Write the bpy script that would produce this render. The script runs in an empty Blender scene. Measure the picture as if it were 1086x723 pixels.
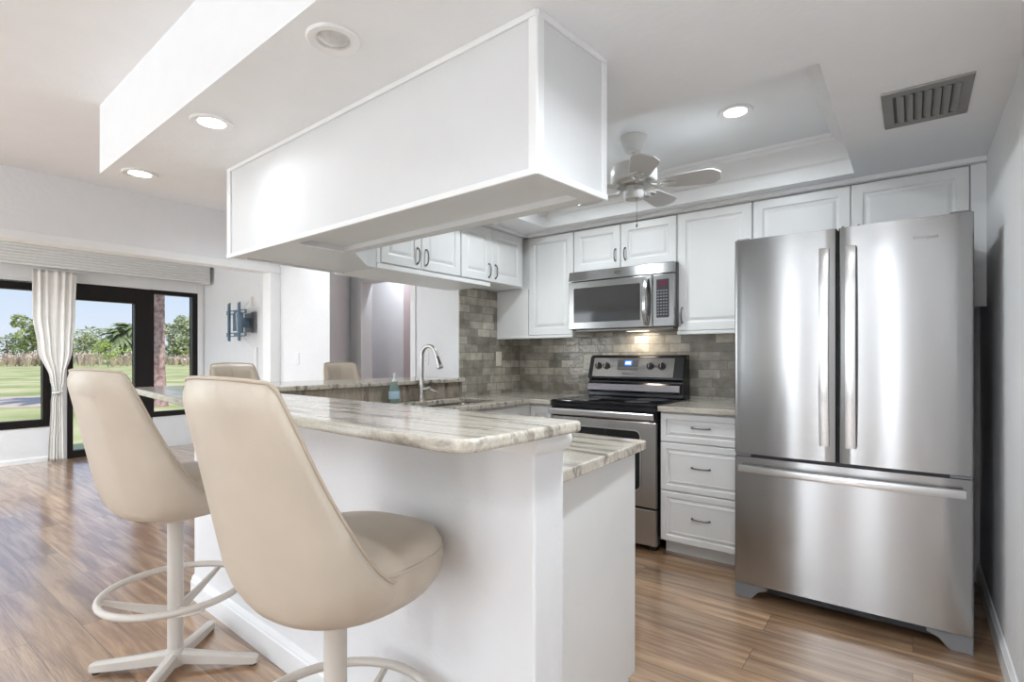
import bpy, bmesh, math, random
from mathutils import Vector, Matrix, noise
PI = math.pi
R = math.radians
sc = bpy.context.scene
COL = sc.collection

# ------------------------------------------------------------------ camera
cam_d = bpy.data.cameras.new('camera')
cam = bpy.data.objects.new('camera', cam_d)
COL.objects.link(cam)
cam.location = (0, 0, 1.2)
cam.rotation_euler = (R(90), 0, math.atan(425/560.0))
cam_d.sensor_width = 36.0
cam_d.lens = 560.0/1086.0*36.0
cam_d.shift_y = (379.0-361.5)/1086.0
cam_d.clip_start = 0.05
cam_d.clip_end = 800
sc.camera = cam

# ------------------------------------------------------------------ colour management
sc.view_settings.view_transform = 'Standard'
sc.view_settings.look = 'None'
sc.view_settings.gamma = 1.0
sc.view_settings.use_curve_mapping = False
sc.view_settings.exposure = 0.88
LAMP = 1.0          # overall multiplier for the room lamps

# ------------------------------------------------------------------ world
w = bpy.data.worlds.new('world')
sc.world = w
w.use_nodes = True
nt = w.node_tree
nt.nodes.clear()
out = nt.nodes.new('ShaderNodeOutputWorld')
bg = nt.nodes.new('ShaderNodeBackground')
bg.inputs['Strength'].default_value = 0.56
tc = nt.nodes.new('ShaderNodeTexCoord')
sp = nt.nodes.new('ShaderNodeSeparateXYZ')
ramp = nt.nodes.new('ShaderNodeValToRGB')
e = ramp.color_ramp.elements
e[0].position = 0.0; e[0].color = (0.80, 0.86, 0.93, 1)
e[1].position = 0.35; e[1].color = (0.36, 0.55, 0.90, 1)
m_ = ramp.color_ramp.elements.new(0.06); m_.color = (0.70, 0.81, 0.96, 1)
nt.links.new(tc.outputs['Generated'], sp.inputs[0])
nt.links.new(sp.outputs['Z'], ramp.inputs['Fac'])
nt.links.new(ramp.outputs['Color'], bg.inputs['Color'])
nt.links.new(bg.outputs[0], out.inputs[0])

def sun(name, rot, energy, color=(1, 0.95, 0.87), ang=1.0):
    l = bpy.data.lights.new(name, 'SUN'); l.energy = energy; l.color = color; l.angle = R(ang)
    o = bpy.data.objects.new(name, l); COL.objects.link(o); o.rotation_euler = rot
    return o
# sun high and behind the house: shines on the lawn, away from the windows
sun('sun', (R(40), R(0), R(100)), 1.85)
# area lights added out of view to brighten both rooms
def added_fill(name, loc, rot, sx, sy, power, color):
    l = bpy.data.lights.new(name, 'AREA'); l.shape = 'RECTANGLE'; l.size = sx; l.size_y = sy; l.energy = power; l.color = color
    o = bpy.data.objects.new(name, l); COL.objects.link(o); o.location = loc; o.rotation_euler = rot
    return o
added_fill('added_fill_tall', (-0.42, -3.98, 1.2), (R(92), 0, 0), 0.22, 2.0, 9, (0.88, 0.94, 1.0))  # added narrow strip; its reflection streaks the refrigerator doors
added_fill('added_fill_tall', (-1.45, -3.98, 1.2), (R(92), 0, 0), 0.32, 2.0, 11, (0.88, 0.94, 1.0))
added_fill('added_fill_rear', (-3.7, -3.98, 1.15), (R(108), 0, 0), 1.9, 2.0, 7, (0.88, 0.94, 1.0))  # added panel in a made-up opening, lifts the living room
added_fill('added_fill_sunroom', (-6.5, -2.6, 1.15), (R(105), 0, 0), 2.6, 2.0, 50, (0.90, 0.95, 1.0))  # added panel filling the sunroom from its unseen end

# ================================================================== materials
MATS = {}
def mat(name):
    m = bpy.data.materials.new(name); m.use_nodes = True
    n = m.node_tree; b = n.nodes['Principled BSDF']
    MATS[name] = m
    return m, n, b
def N(n, typ, **kw):
    x = n.nodes.new(typ)
    for k, v in kw.items():
        if hasattr(x, k): setattr(x, k, v)
        else: x.inputs[k].default_value = v
    return x
def simple(name, col, rough=0.5, metal=0.0, noise_amt=0.03, nscale=8.0, bump=0.0, bscale=60.0, spec=0.5, stretch=(1, 1, 1), coat=0.0, emit=None, estr=0):
    """plain paint / metal / plastic, its tone broken up by a little procedural noise"""
    m, n, b = mat(name)
    t = N(n, 'ShaderNodeTexCoord'); mp = N(n, 'ShaderNodeMapping'); mp.inputs['Scale'].default_value = stretch
    n.links.new(t.outputs['Object'], mp.inputs[0])
    nz = N(n, 'ShaderNodeTexNoise'); nz.inputs['Scale'].default_value = nscale; nz.inputs['Detail'].default_value = 3
    n.links.new(mp.outputs[0], nz.inputs['Vector'])
    cr = N(n, 'ShaderNodeValToRGB')
    c0 = [max(0, c*(1-noise_amt)) for c in col]; c1 = [min(1, c*(1+noise_amt)) for c in col]
    cr.color_ramp.elements[0].position = 0.3; cr.color_ramp.elements[1].position = 0.7
    cr.color_ramp.elements[0].color = (*c0, 1); cr.color_ramp.elements[1].color = (*c1, 1)
    n.links.new(nz.outputs['Fac'], cr.inputs['Fac']); n.links.new(cr.outputs['Color'], b.inputs['Base Color'])
    b.inputs['Roughness'].default_value = rough; b.inputs['Metallic'].default_value = metal
    b.inputs['Specular IOR Level'].default_value = spec
    b.inputs['Coat Weight'].default_value = coat
    if bump > 0:
        n2 = N(n, 'ShaderNodeTexNoise'); n2.inputs['Scale'].default_value = bscale; n2.inputs['Detail'].default_value = 4
        n.links.new(mp.outputs[0], n2.inputs['Vector'])
        bp = N(n, 'ShaderNodeBump'); bp.inputs['Strength'].default_value = bump; bp.inputs['Distance'].default_value = 0.01
        n.links.new(n2.outputs['Fac'], bp.inputs['Height']); n.links.new(bp.outputs[0], b.inputs['Normal'])
    if emit:
        b.inputs['Emission Color'].default_value = (*emit, 1); b.inputs['Emission Strength'].default_value = estr
    return m

M_wall = simple('wall_paint', (0.82, 0.82, 0.825), 0.75, bump=0.25, bscale=26, noise_amt=0.01)
M_ceil = simple('ceiling_paint', (0.90, 0.91, 0.92), 0.85, bump=0.10, bscale=40, noise_amt=0.01)
M_gloss = simple('gloss_white_panel', (0.73, 0.73, 0.73), 0.55, noise_amt=0.01)
M_trim = simple('trim_paint', (0.88, 0.88, 0.875), 0.4, noise_amt=0.01)
M_cab = simple('cabinet_white', (0.82, 0.815, 0.80), 0.35, noise_amt=0.012)
M_gap = simple('shadow_gap_interior', (0.10, 0.10, 0.10), 0.8)
M_nickel = simple('brushed_nickel', (0.55, 0.53, 0.50), 0.28, 1.0, 0.08, 40)
M_pewter = simple('dark_pewter', (0.23, 0.22, 0.21), 0.35, 1.0, 0.1, 40)
M_black = simple('black_enamel', (0.012, 0.012, 0.014), 0.12)
M_blackp = simple('black_plastic', (0.025, 0.025, 0.028), 0.45)
M_glassk = simple('cooktop_glass', (0.01, 0.01, 0.012), 0.05)
M_ring = simple('burner_print', (0.11, 0.11, 0.12), 0.2)
M_cream = simple('cream_leather', (0.57, 0.49, 0.395), 0.36, noise_amt=0.06, nscale=5, bump=0.06, bscale=180)
M_pipe = simple('cream_piping', (0.50, 0.41, 0.32), 0.4, noise_amt=0.05)
M_creampaint = simple('cream_metal_paint', (0.64, 0.59, 0.53), 0.32, noise_amt=0.02)
M_frame = simple('dark_bronze_frame', (0.009, 0.006, 0.006), 0.45, spec=0.3)
M_curtain = simple('curtain_linen', (0.86, 0.84, 0.80), 0.9, noise_amt=0.03, bump=0.1, bscale=400)
M_val = simple('valance_vinyl', (0.78, 0.78, 0.76), 0.5, noise_amt=0.01)
M_plate = simple('switch_plate_ivory', (0.76, 0.71, 0.60), 0.35, noise_amt=0.01)
M_platew = simple('switch_plate_white', (0.82, 0.82, 0.82), 0.35, noise_amt=0.01)
M_vent = simple('vent_grey_metal', (0.30, 0.295, 0.28), 0.5, 0.3, 0.05)
M_fan = simple('fan_white_enamel', (0.68, 0.67, 0.65), 0.3, noise_amt=0.015)
M_blade = simple('fan_blade_laminate', (0.66, 0.65, 0.64), 0.5, noise_amt=0.02)
M_brass = simple('aged_chrome', (0.45, 0.43, 0.40), 0.3, 1.0)
M_tvm = simple('tv_mount_steel', (0.17, 0.25, 0.33), 0.4, 0.5, 0.1)
M_red = simple('red_brown_door_paint', (0.42, 0.17, 0.15), 0.6, noise_amt=0.05)
M_hall = simple('hall_paint', (0.74, 0.71, 0.72), 0.8, noise_amt=0.01)
M_sink = simple('sink_steel', (0.50, 0.48, 0.45), 0.25, 1.0, 0.05, 30)
M_bluedisp = simple('blue_display', (0.02, 0.06, 0.25), 0.2, emit=(0.05, 0.16, 0.75), estr=1.3)
M_digits = simple('display_digits', (0.6, 0.8, 1.0), 0.4, emit=(0.55, 0.75, 1.0), estr=3.0)
M_redisp = simple('dark_red_display', (0.10, 0.03, 0.045), 0.2, emit=(0.25, 0.05, 0.08), estr=0.05)
M_lens = simple('lamp_lens_lit', (1, 1, 1), 0.4, emit=(1.0, 0.97, 0.92), estr=7)
M_lens_off = simple('lamp_glass_unlit', (0.62, 0.61, 0.60), 0.12, noise_amt=0.15, nscale=30)
M_print = simple('grey_printed_lettering', (0.16, 0.15, 0.15), 0.4)
M_printw = simple('pale_printed_keys', (0.55, 0.55, 0.55), 0.5)
M_sticker = simple('energy_sticker_yellow', (0.75, 0.68, 0.35), 0.6)
M_rubber = simple('dark_rubber', (0.05, 0.045, 0.04), 0.7)
M_greyfoot = simple('grey_plastic', (0.22, 0.22, 0.23), 0.45)

def stainless(name, base=(0.40, 0.395, 0.39), rough=0.22, direction='H'):
    m, n, b = mat(name)
    t = N(n, 'ShaderNodeTexCoord'); mp = N(n, 'ShaderNodeMapping')
    mp.inputs['Scale'].default_value = (3, 3, 500) if direction == 'H' else (500, 500, 3)
    n.links.new(t.outputs['Object'], mp.inputs[0])
    nz = N(n, 'ShaderNodeTexNoise'); nz.inputs['Scale'].default_value = 1.0; nz.inputs['Detail'].default_value = 2
    n.links.new(mp.outputs[0], nz.inputs['Vector'])
    mr = N(n, 'ShaderNodeMapRange'); mr.inputs['To Min'].default_value = rough-0.006; mr.inputs['To Max'].default_value = rough+0.006
    n.links.new(nz.outputs['Fac'], mr.inputs['Value']); n.links.new(mr.outputs[0], b.inputs['Roughness'])
    b.inputs['Base Color'].default_value = (*base, 1); b.inputs['Metallic'].default_value = 1.0
    b.inputs['Anisotropic'].default_value = 0.8
    tg = N(n, 'ShaderNodeTangent'); tg.direction_type = 'RADIAL'; tg.axis = 'Z'
    n.links.new(tg.outputs[0], b.inputs['Tangent'])
    b.inputs['Anisotropic Rotation'].default_value = 0.25 if direction == 'H' else 0.0
    return m
M_ss = stainless('stainless_steel')
M_ssd = stainless('stainless_steel_range', (0.48, 0.46, 0.44), 0.25)
M_ssh = stainless('stainless_handle', (0.68, 0.67, 0.66), 0.22, 'V')
M_ssdark = simple('fridge_side_grey', (0.10, 0.10, 0.105), 0.5)

def granite(name, stretch, light=(0.64, 0.59, 0.51), mid=(0.40, 0.355, 0.30), dark=(0.14, 0.12, 0.10), bias=0.025, rot=0.0):
    m, n, b = mat(name)
    t = N(n, 'ShaderNodeTexCoord'); mp = N(n, 'ShaderNodeMapping')
    mp.inputs['Scale'].default_value = stretch; mp.inputs['Rotation'].default_value = (0, 0, rot)
    n.links.new(t.outputs['Object'], mp.inputs[0])
    warp = N(n, 'ShaderNodeTexNoise'); warp.inputs['Scale'].default_value = 1.6; warp.inputs['Detail'].default_value = 2
    n.links.new(t.outputs['Object'], warp.inputs['Vector'])
    mixv = N(n, 'ShaderNodeMix'); mixv.data_type = 'VECTOR'; mixv.inputs[0].default_value = 0.35
    n.links.new(mp.outputs[0], mixv.inputs[4]); n.links.new(warp.outputs['Color'], mixv.inputs[5])
    nz = N(n, 'ShaderNodeTexNoise'); nz.inputs['Scale'].default_value = 3.0; nz.inputs['Detail'].default_value = 9; nz.inputs['Roughness'].default_value = 0.62
    n.links.new(mixv.outputs[1], nz.inputs['Vector'])
    cr = N(n, 'ShaderNodeValToRGB'); E_ = cr.color_ramp.elements
    E_[0].position = 0.30+bias; E_[0].color = (*dark, 1)
    E_[1].position = 0.66+bias; E_[1].color = (*[min(1, c*1.1) for c in light], 1)
    a = E_.new(0.41+bias); a.color = (*mid, 1)
    a = E_.new(0.50+bias); a.color = (*light, 1)
    a = E_.new(0.57+bias); a.color = (light[0]*0.82, light[1]*0.80, light[2]*0.76, 1)
    n.links.new(nz.outputs['Fac'], cr.inputs['Fac'])
    fine = N(n, 'ShaderNodeTexNoise'); fine.inputs['Scale'].default_value = 120; fine.inputs['Detail'].default_value = 3
    n.links.new(t.outputs['Object'], fine.inputs['Vector'])
    mx = N(n, 'ShaderNodeMix'); mx.data_type = 'RGBA'; mx.blend_type = 'OVERLAY'; mx.inputs[0].default_value = 0.35
    n.links.new(cr.outputs['Color'], mx.inputs[6]); n.links.new(fine.outputs['Fac'], mx.inputs[7])
    n.links.new(mx.outputs[2], b.inputs['Base Color'])
    b.inputs['Roughness'].default_value = 0.12
    b.inputs['Specular IOR Level'].default_value = 0.6
    return m
M_gran = granite('granite_veined', (1.1, 11.0, 6.0))
M_granv = granite('granite_backsplash', (5.5, 5.5, 1.0), light=(0.42, 0.36, 0.29), mid=(0.24, 0.20, 0.165), dark=(0.07, 0.055, 0.05))
M_grany = granite('granite_ledge', (5.5, 2.2, 7.0), light=(0.50, 0.43, 0.35), mid=(0.29, 0.24, 0.195), dark=(0.08, 0.065, 0.06))

def tile(name):
    m, n, b = mat(name)
    t = N(n, 'ShaderNodeTexCoord'); uv = N(n, 'ShaderNodeUVMap')
    br = N(n, 'ShaderNodeTexBrick'); br.offset = 0.37; br.offset_frequency = 2; br.squash = 0.8; br.squash_frequency = 3
    br.inputs['Scale'].default_value = 1.0
    br.inputs['Brick Width'].default_value = 0.15; br.inputs['Row Height'].default_value = 0.062
    br.inputs['Mortar Size'].default_value = 0.0026; br.inputs['Mortar Smooth'].default_value = 0.3; br.inputs['Bias'].default_value = 0.0
    br.inputs['Color1'].default_value = (0.25, 0.23, 0.19, 1); br.inputs['Color2'].default_value = (0.55, 0.50, 0.42, 1)
    br.inputs['Mortar'].default_value = (0.26, 0.24, 0.20, 1)
    n.links.new(uv.outputs[0], br.inputs['Vector'])
    nz = N(n, 'ShaderNodeTexNoise'); nz.inputs['Scale'].default_value = 14; nz.inputs['Detail'].default_value = 5
    n.links.new(uv.outputs[0], nz.inputs['Vector'])
    mx = N(n, 'ShaderNodeMix'); mx.data_type = 'RGBA'; mx.blend_type = 'OVERLAY'; mx.inputs[0].default_value = 0.55
    n.links.new(br.outputs['Color'], mx.inputs[6]); n.links.new(nz.outputs['Fac'], mx.inputs[7])
    n.links.new(mx.outputs[2], b.inputs['Base Color'])
    b.inputs['Roughness'].default_value = 0.16
    # hand-made undulating glaze and sunk grout
    bp = N(n, 'ShaderNodeBump'); bp.inputs['Strength'].default_value = 0.6; bp.inputs['Distance'].default_value = 0.002; bp.invert = True
    n.links.new(br.outputs['Fac'], bp.inputs['Height'])
    n2 = N(n, 'ShaderNodeTexNoise'); n2.inputs['Scale'].default_value = 22; n2.inputs['Detail'].default_value = 2
    n.links.new(uv.outputs[0], n2.inputs['Vector'])
    b2 = N(n, 'ShaderNodeBump'); b2.inputs['Strength'].default_value = 0.6; b2.inputs['Distance'].default_value = 0.01
    n.links.new(n2.outputs['Fac'], b2.inputs['Height']); n.links.new(bp.outputs[0], b2.inputs['Normal'])
    n.links.new(b2.outputs[0], b.inputs['Normal'])
    return m
M_tile = tile('glazed_brick_tile')

def woodfloor():
    m, n, b = mat('wood_plank_floor')
    t = N(n, 'ShaderNodeTexCoord')
    br = N(n, 'ShaderNodeTexBrick'); br.offset = 0.43; br.offset_frequency = 2; br.squash = 1.0
    br.inputs['Scale'].default_value = 1.0; br.inputs['Brick Width'].default_value = 1.22; br.inputs['Row Height'].default_value = 0.18
    br.inputs['Mortar Size'].default_value = 0.0012; br.inputs['Bias'].default_value = 0.0
    br.inputs['Color1'].default_value = (0.0, 0.0, 0.0, 1); br.inputs['Color2'].default_value = (1, 1, 1, 1); br.inputs['Mortar'].default_value = (0.5, 0.5, 0.5, 1)
    n.links.new(t.outputs['Object'], br.inputs['Vector'])
    mp = N(n, 'ShaderNodeMapping'); mp.inputs['Scale'].default_value = (1.2, 15.0, 1)
    n.links.new(t.outputs['Object'], mp.inputs[0])
    add = N(n, 'ShaderNodeVectorMath'); add.operation = 'MULTIPLY_ADD'; add.inputs[1].default_value = (7, 7, 7)
    n.links.new(br.outputs['Color'], add.inputs[0]); n.links.new(mp.outputs[0], add.inputs[2])
    nz = N(n, 'ShaderNodeTexNoise'); nz.inputs['Scale'].default_value = 1.5; nz.inputs['Detail'].default_value = 7; nz.inputs['Roughness'].default_value = 0.6; nz.inputs['Distortion'].default_value = 0.35
    n.links.new(add.outputs[0], nz.inputs['Vector'])
    cr = N(n, 'ShaderNodeValToRGB'); E_ = cr.color_ramp.elements
    E_[0].position = 0.28; E_[0].color = (0.19, 0.105, 0.055, 1)
    E_[1].position = 0.72; E_[1].color = (0.56, 0.37, 0.22, 1)
    a = E_.new(0.44); a.color = (0.30, 0.165, 0.085, 1)
    a = E_.new(0.56); a.color = (0.44, 0.27, 0.15, 1)
    n.links.new(nz.outputs['Fac'], cr.inputs['Fac'])
    hs = N(n, 'ShaderNodeHueSaturation'); hs.inputs['Saturation'].default_value = 0.98
    mr = N(n, 'ShaderNodeMapRange'); mr.inputs['To Min'].default_value = 0.78; mr.inputs['To Max'].default_value = 1.2
    n.links.new(br.outputs['Color'], mr.inputs['Value']); n.links.new(mr.outputs[0], hs.inputs['Value'])
    n.links.new(cr.outputs['Color'], hs.inputs['Color'])
    mm = N(n, 'ShaderNodeMix'); mm.data_type = 'RGBA'
    mm.inputs[7].default_value = (0.10, 0.06, 0.035, 1)
    n.links.new(br.outputs['Fac'], mm.inputs[0]); n.links.new(hs.outputs[0], mm.inputs[6])
    n.links.new(mm.outputs[2], b.inputs['Base Color'])
    b.inputs['Roughness'].default_value = 0.30
    b.inputs['Specular IOR Level'].default_value = 0.6
    b.inputs['Coat Weight'].default_value = 1.0; b.inputs['Coat Roughness'].default_value = 0.16; b.inputs['Coat IOR'].default_value = 1.7
    wv = N(n, 'ShaderNodeTexNoise'); wv.inputs['Scale'].default_value = 9; wv.inputs['Detail'].default_value = 3
    n.links.new(mp.outputs[0], wv.inputs['Vector'])
    bp = N(n, 'ShaderNodeBump'); bp.inputs['Strength'].default_value = 0.12; bp.inputs['Distance'].default_value = 0.01
    n.links.new(wv.outputs['Fac'], bp.inputs['Height'])
    bp2 = N(n, 'ShaderNodeBump'); bp2.inputs['Strength'].default_value = 0.5; bp2.inputs['Distance'].default_value = 0.002; bp2.invert = True
    n.links.new(br.outputs['Fac'], bp2.inputs['Height']); n.links.new(bp.outputs[0], bp2.inputs['Normal'])
    n.links.new(bp2.outputs[0], b.inputs['Normal'])
    return m
M_floor = woodfloor()

def glass(name, tint=(1, 1, 1), alpha=0.08):
    """thin window glass: mostly clear with a glossy skin"""
    m, n, b = mat(name)
    n.nodes.remove(b)
    o = n.nodes['Material Output']
    tr = N(n, 'ShaderNodeBsdfTransparent'); tr.inputs['Color'].default_value = (*tint, 1)
    gl = N(n, 'ShaderNodeBsdfGlossy'); gl.inputs['Roughness'].default_value = 0.02
    fr = N(n, 'ShaderNodeFresnel'); fr.inputs['IOR'].default_value = 1.35
    nz = N(n, 'ShaderNodeTexNoise'); nz.inputs['Scale'].default_value = 2.0
    mu = N(n, 'ShaderNodeMath'); mu.operation = 'MULTIPLY'
    mr = N(n, 'ShaderNodeMapRange'); mr.inputs['To Min'].default_value = 0.45; mr.inputs['To Max'].default_value = 0.6
    n.links.new(nz.outputs['Fac'], mr.inputs['Value']); n.links.new(fr.outputs[0], mu.inputs[0]); n.links.new(mr.outputs[0], mu.inputs[1])
    mx = N(n, 'ShaderNodeMixShader')
    n.links.new(mu.outputs[0], mx.inputs[0]); n.links.new(tr.outputs[0], mx.inputs[1]); n.links.new(gl.outputs[0], mx.inputs[2])
    n.links.new(mx.outputs[0], o.inputs[0])
    return m
M_glass = glass('window_glass')
def liquid(name, col):
    m, n, b = mat(name)
    b.inputs['Base Color'].default_value = (*col, 1); b.inputs['Roughness'].default_value = 0.05
    b.inputs['Transmission Weight'].default_value = 0.75; b.inputs['IOR'].default_value = 1.25
    return m
M_bottle = liquid('clear_soap_bottle', (0.62, 0.78, 0.74))

def two_tone(name, c0, c1, scale, rough=0.9, c2=None):
    m, n, b = mat(name)
    t = N(n, 'ShaderNodeTexCoord')
    nz = N(n, 'ShaderNodeTexNoise'); nz.inputs['Scale'].default_value = scale; nz.inputs['Detail'].default_value = 6
    n.links.new(t.outputs['Object'], nz.inputs['Vector'])
    cr = N(n, 'ShaderNodeValToRGB'); E_ = cr.color_ramp.elements
    E_[0].position = 0.35; E_[0].color = (*c0, 1); E_[1].position = 0.65; E_[1].color = (*c1, 1)
    if c2: a = E_.new(0.5); a.color = (*c2, 1)
    n.links.new(nz.outputs['Fac'], cr.inputs['Fac']); n.links.new(cr.outputs[0], b.inputs['Base Color'])
    b.inputs['Roughness'].default_value = rough; b.inputs['Specular IOR Level'].default_value = 0.0
    return m
M_lawn = two_tone('lawn_grass', (0.33, 0.36, 0.15), (0.66, 0.60, 0.36), 0.35, c2=(0.50, 0.51, 0.25))
M_sand = two_tone('bare_sand', (0.56, 0.44, 0.37), (0.70, 0.58, 0.50), 1.5)
M_bark = two_tone('palm_bark', (0.26, 0.15, 0.14), (0.58, 0.41, 0.39), 9.0)
M_leafa = two_tone('leaf_mid_green', (0.26, 0.33, 0.13), (0.50, 0.52, 0.27), 0.6)
M_leafb = two_tone('leaf_dark_green', (0.17, 0.22, 0.11), (0.32, 0.37, 0.20), 0.6)
M_leafc = two_tone('leaf_yellow_green', (0.38, 0.50, 0.12), (0.55, 0.62, 0.22), 0.9)
M_leafd = two_tone('leaf_grey_green', (0.38, 0.43, 0.27), (0.58, 0.60, 0.42), 0.6)
M_tuft = two_tone('dry_grass_plume', (0.68, 0.54, 0.46), (0.88, 0.76, 0.68), 0.8)
M_trunk = two_tone('grey_trunk', (0.16, 0.12, 0.09), (0.30, 0.24, 0.19), 3.0)

# ================================================================== mesh helper
class MB:
    def __init__(s):
        s.v = []; s.f = []
    def add(s, vs, fs):
        o = len(s.v); s.v += [Vector(p) for p in vs]; s.f += [tuple(i+o for i in f) for f in fs]; return s
    def box(s, x0, x1, y0, y1, z0, z1):
        x0, x1 = sorted((x0, x1)); y0, y1 = sorted((y0, y1)); z0, z1 = sorted((z0, z1))
        return s.add([(x0, y0, z0), (x1, y0, z0), (x1, y1, z0), (x0, y1, z0), (x0, y0, z1), (x1, y0, z1), (x1, y1, z1), (x0, y1, z1)],
                     [(0, 3, 2, 1), (4, 5, 6, 7), (0, 1, 5, 4), (1, 2, 6, 5), (2, 3, 7, 6), (3, 0, 4, 7)])
    def prism(s, poly, z0, z1):
        n = len(poly)
        vs = [(p[0], p[1], z0) for p in poly]+[(p[0], p[1], z1) for p in poly]
        fs = [tuple(range(n-1, -1, -1)), tuple(range(n, 2*n))]+[(i, (i+1) % n, n+(i+1) % n, n+i) for i in range(n)]
        return s.add(vs, fs)
    def extrude(s, poly3, d):
        """closed planar polygon of 3-D points pushed along vector d"""
        n = len(poly3); d = Vector(d)
        vs = [Vector(p) for p in poly3]; vs += [p+d for p in vs]
        return s.add(vs, [tuple(range(n-1, -1, -1)), tuple(range(n, 2*n))]+[(i, (i+1) % n, n+(i+1) % n, n+i) for i in range(n)])
    def rings(s, rings, cap0=True, cap1=True, closed=True):
        n = len(rings[0]); vs = [p for r in rings for p in r]; fs = []
        for k in range(len(rings)-1):
            for i in range(n if closed else n-1):
                j = (i+1) % n
                fs.append((k*n+i, k*n+j, (k+1)*n+j, (k+1)*n+i))
        if cap0: fs.append(tuple(range(n-1, -1, -1)))
        if cap1: fs.append(tuple((len(rings)-1)*n+i for i in range(n)))
        return s.add(vs, fs)
    def tube(s, path, r, n=10, closed=False, flat=None):
        path = [Vector(p) for p in path]; m = len(path); rs = []
        up = Vector((0, 0, 1)); prev = None
        for i, p in enumerate(path):
            a = path[(i-1) % m] if (closed or i > 0) else p
            b = path[(i+1) % m] if (closed or i < m-1) else p
            t = (b-a).normalized()
            if prev is None:
                u = t.cross(up)
                if u.length < 1e-3: u = t.cross(Vector((1, 0, 0)))
                u.normalize()
            else:
                u = prev-t*prev.dot(t)
                if u.length < 1e-5: u = t.cross(up)
                u.normalize()
            prev = u; v = t.cross(u)
            rr = r[i] if isinstance(r, (list, tuple)) else r
            f = flat or 1.0
            rs.append([p+u*rr*math.cos(2*PI*k/n)+v*rr*f*math.sin(2*PI*k/n) for k in range(n)])
        if closed:
            rs.append(rs[0]); return s.rings(rs, False, False)
        return s.rings(rs)
    def cyl(s, p0, p1, r0, r1=None, n=20):
        return s.tube([p0, p1], [r0, r0 if r1 is None else r1], n)
    def lathe(s, prof, c=(0, 0, 0), n=32, axis='Z'):
        rs = []
        for r, h in prof:
            ring = []
            for k in range(n):
                a = 2*PI*k/n; x, y = r*math.cos(a), r*math.sin(a)
                if axis == 'Z': q = (c[0]+x, c[1]+y, c[2]+h)
                elif axis == 'Y': q = (c[0]+x, c[1]+h, c[2]+y)
                else: q = (c[0]+h, c[1]+x, c[2]+y)
                ring.append(q)
            rs.append(ring)
        return s.rings(rs)
    def panel(s, O, U, V, Nn, wd, ht, prof):
        """raised panel: nested rectangles (inset, depth) from the back edge outwards"""
        O, U, V, Nn = Vector(O), Vector(U), Vector(V), Vector(Nn)
        rs = []
        for ins, dp in prof:
            rs.append([O+U*ins+V*ins+Nn*dp, O+U*(wd-ins)+V*ins+Nn*dp, O+U*(wd-ins)+V*(ht-ins)+Nn*dp, O+U*ins+V*(ht-ins)+Nn*dp])
        return s.rings(rs)
    def fit(s):
        xs = [p.x for p in s.v]; ys = [p.y for p in s.v]; zs = [p.z for p in s.v]
        return Vector(((min(xs)+max(xs))/2, (min(ys)+max(ys))/2, min(zs)))

ORG = {}
def tag(o, label=None, cat=None, group=None, kind=None):
    if label: o['label'] = label
    if cat: o['category'] = cat
    if group: o['group'] = group
    if kind: o['kind'] = kind
    return o
def thing(name, loc, label, cat, group=None):
    o = bpy.data.objects.new(name, None); COL.objects.link(o); o.location = loc
    o.empty_display_size = 0.1
    ORG[o.name] = Vector(loc)
    return tag(o, label, cat, group)
def obj(name, mb, m, parent=None, smooth=35, bevel=0, seg=2, uvplane=None, keep=False):
    """link one mesh object. Geometry is given in world coordinates; children are shifted to their thing's origin"""
    org = ORG[parent.name] if parent is not None else (Vector((0, 0, 0)) if keep else mb.fit())
    me = bpy.data.meshes.new(name)
    me.from_pydata([tuple(p-org) for p in mb.v], [], mb.f)
    bm = bmesh.new(); bm.from_mesh(me)
    bmesh.ops.remove_doubles(bm, verts=bm.verts, dist=1e-6)
    bmesh.ops.recalc_face_normals(bm, faces=bm.faces)
    if uvplane:
        uvl = bm.loops.layers.uv.new('UVMap')
        for f in bm.faces:
            for l in f.loops:
                c = l.vert.co+org
                l[uvl].uv = (c.x, c.z) if uvplane == 'XZ' else (c.y+0.07, c.z)
    bm.to_mesh(me); bm.free()
    me.materials.append(m)
    o = bpy.data.objects.new(name, me); COL.objects.link(o)
    if parent is not None:
        o.parent = parent
    else:
        o.location = org
    ORG[o.name] = org
    if smooth:
        me.shade_smooth(); me.set_sharp_from_angle(angle=R(smooth))
    if bevel:
        b = o.modifiers.new('bevel', 'BEVEL'); b.width = bevel; b.segments = seg; b.limit_method = 'ANGLE'; b.angle_limit = R(40)
        b.harden_normals = False
    return o
def struct(name, mb, m, **kw):
    o = obj(name, mb, m, keep=True, **kw); o['kind'] = 'structure'; return o
def word(name, text, size, M4, m, parent, depth=0.0006):
    """lettering as real mesh; M4 = world matrix of the text plane"""
    cu = bpy.data.curves.new(name, 'FONT'); cu.body = text; cu.size = size; cu.extrude = depth; cu.align_x = 'CENTER'; cu.align_y = 'CENTER'
    to = bpy.data.objects.new(name+'_tmp', cu); COL.objects.link(to)
    dg = bpy.context.evaluated_depsgraph_get(); dg.update()
    me = bpy.data.meshes.new_from_object(to.evaluated_get(dg))
    bpy.data.objects.remove(to)
    me.transform(Matrix.Translation(-ORG[parent.name]) @ M4)
    me.materials.clear(); me.materials.append(m)
    o = bpy.data.objects.new(name, me); COL.objects.link(o); o.parent = parent; ORG[o.name] = ORG[parent.name]
    return o
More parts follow.
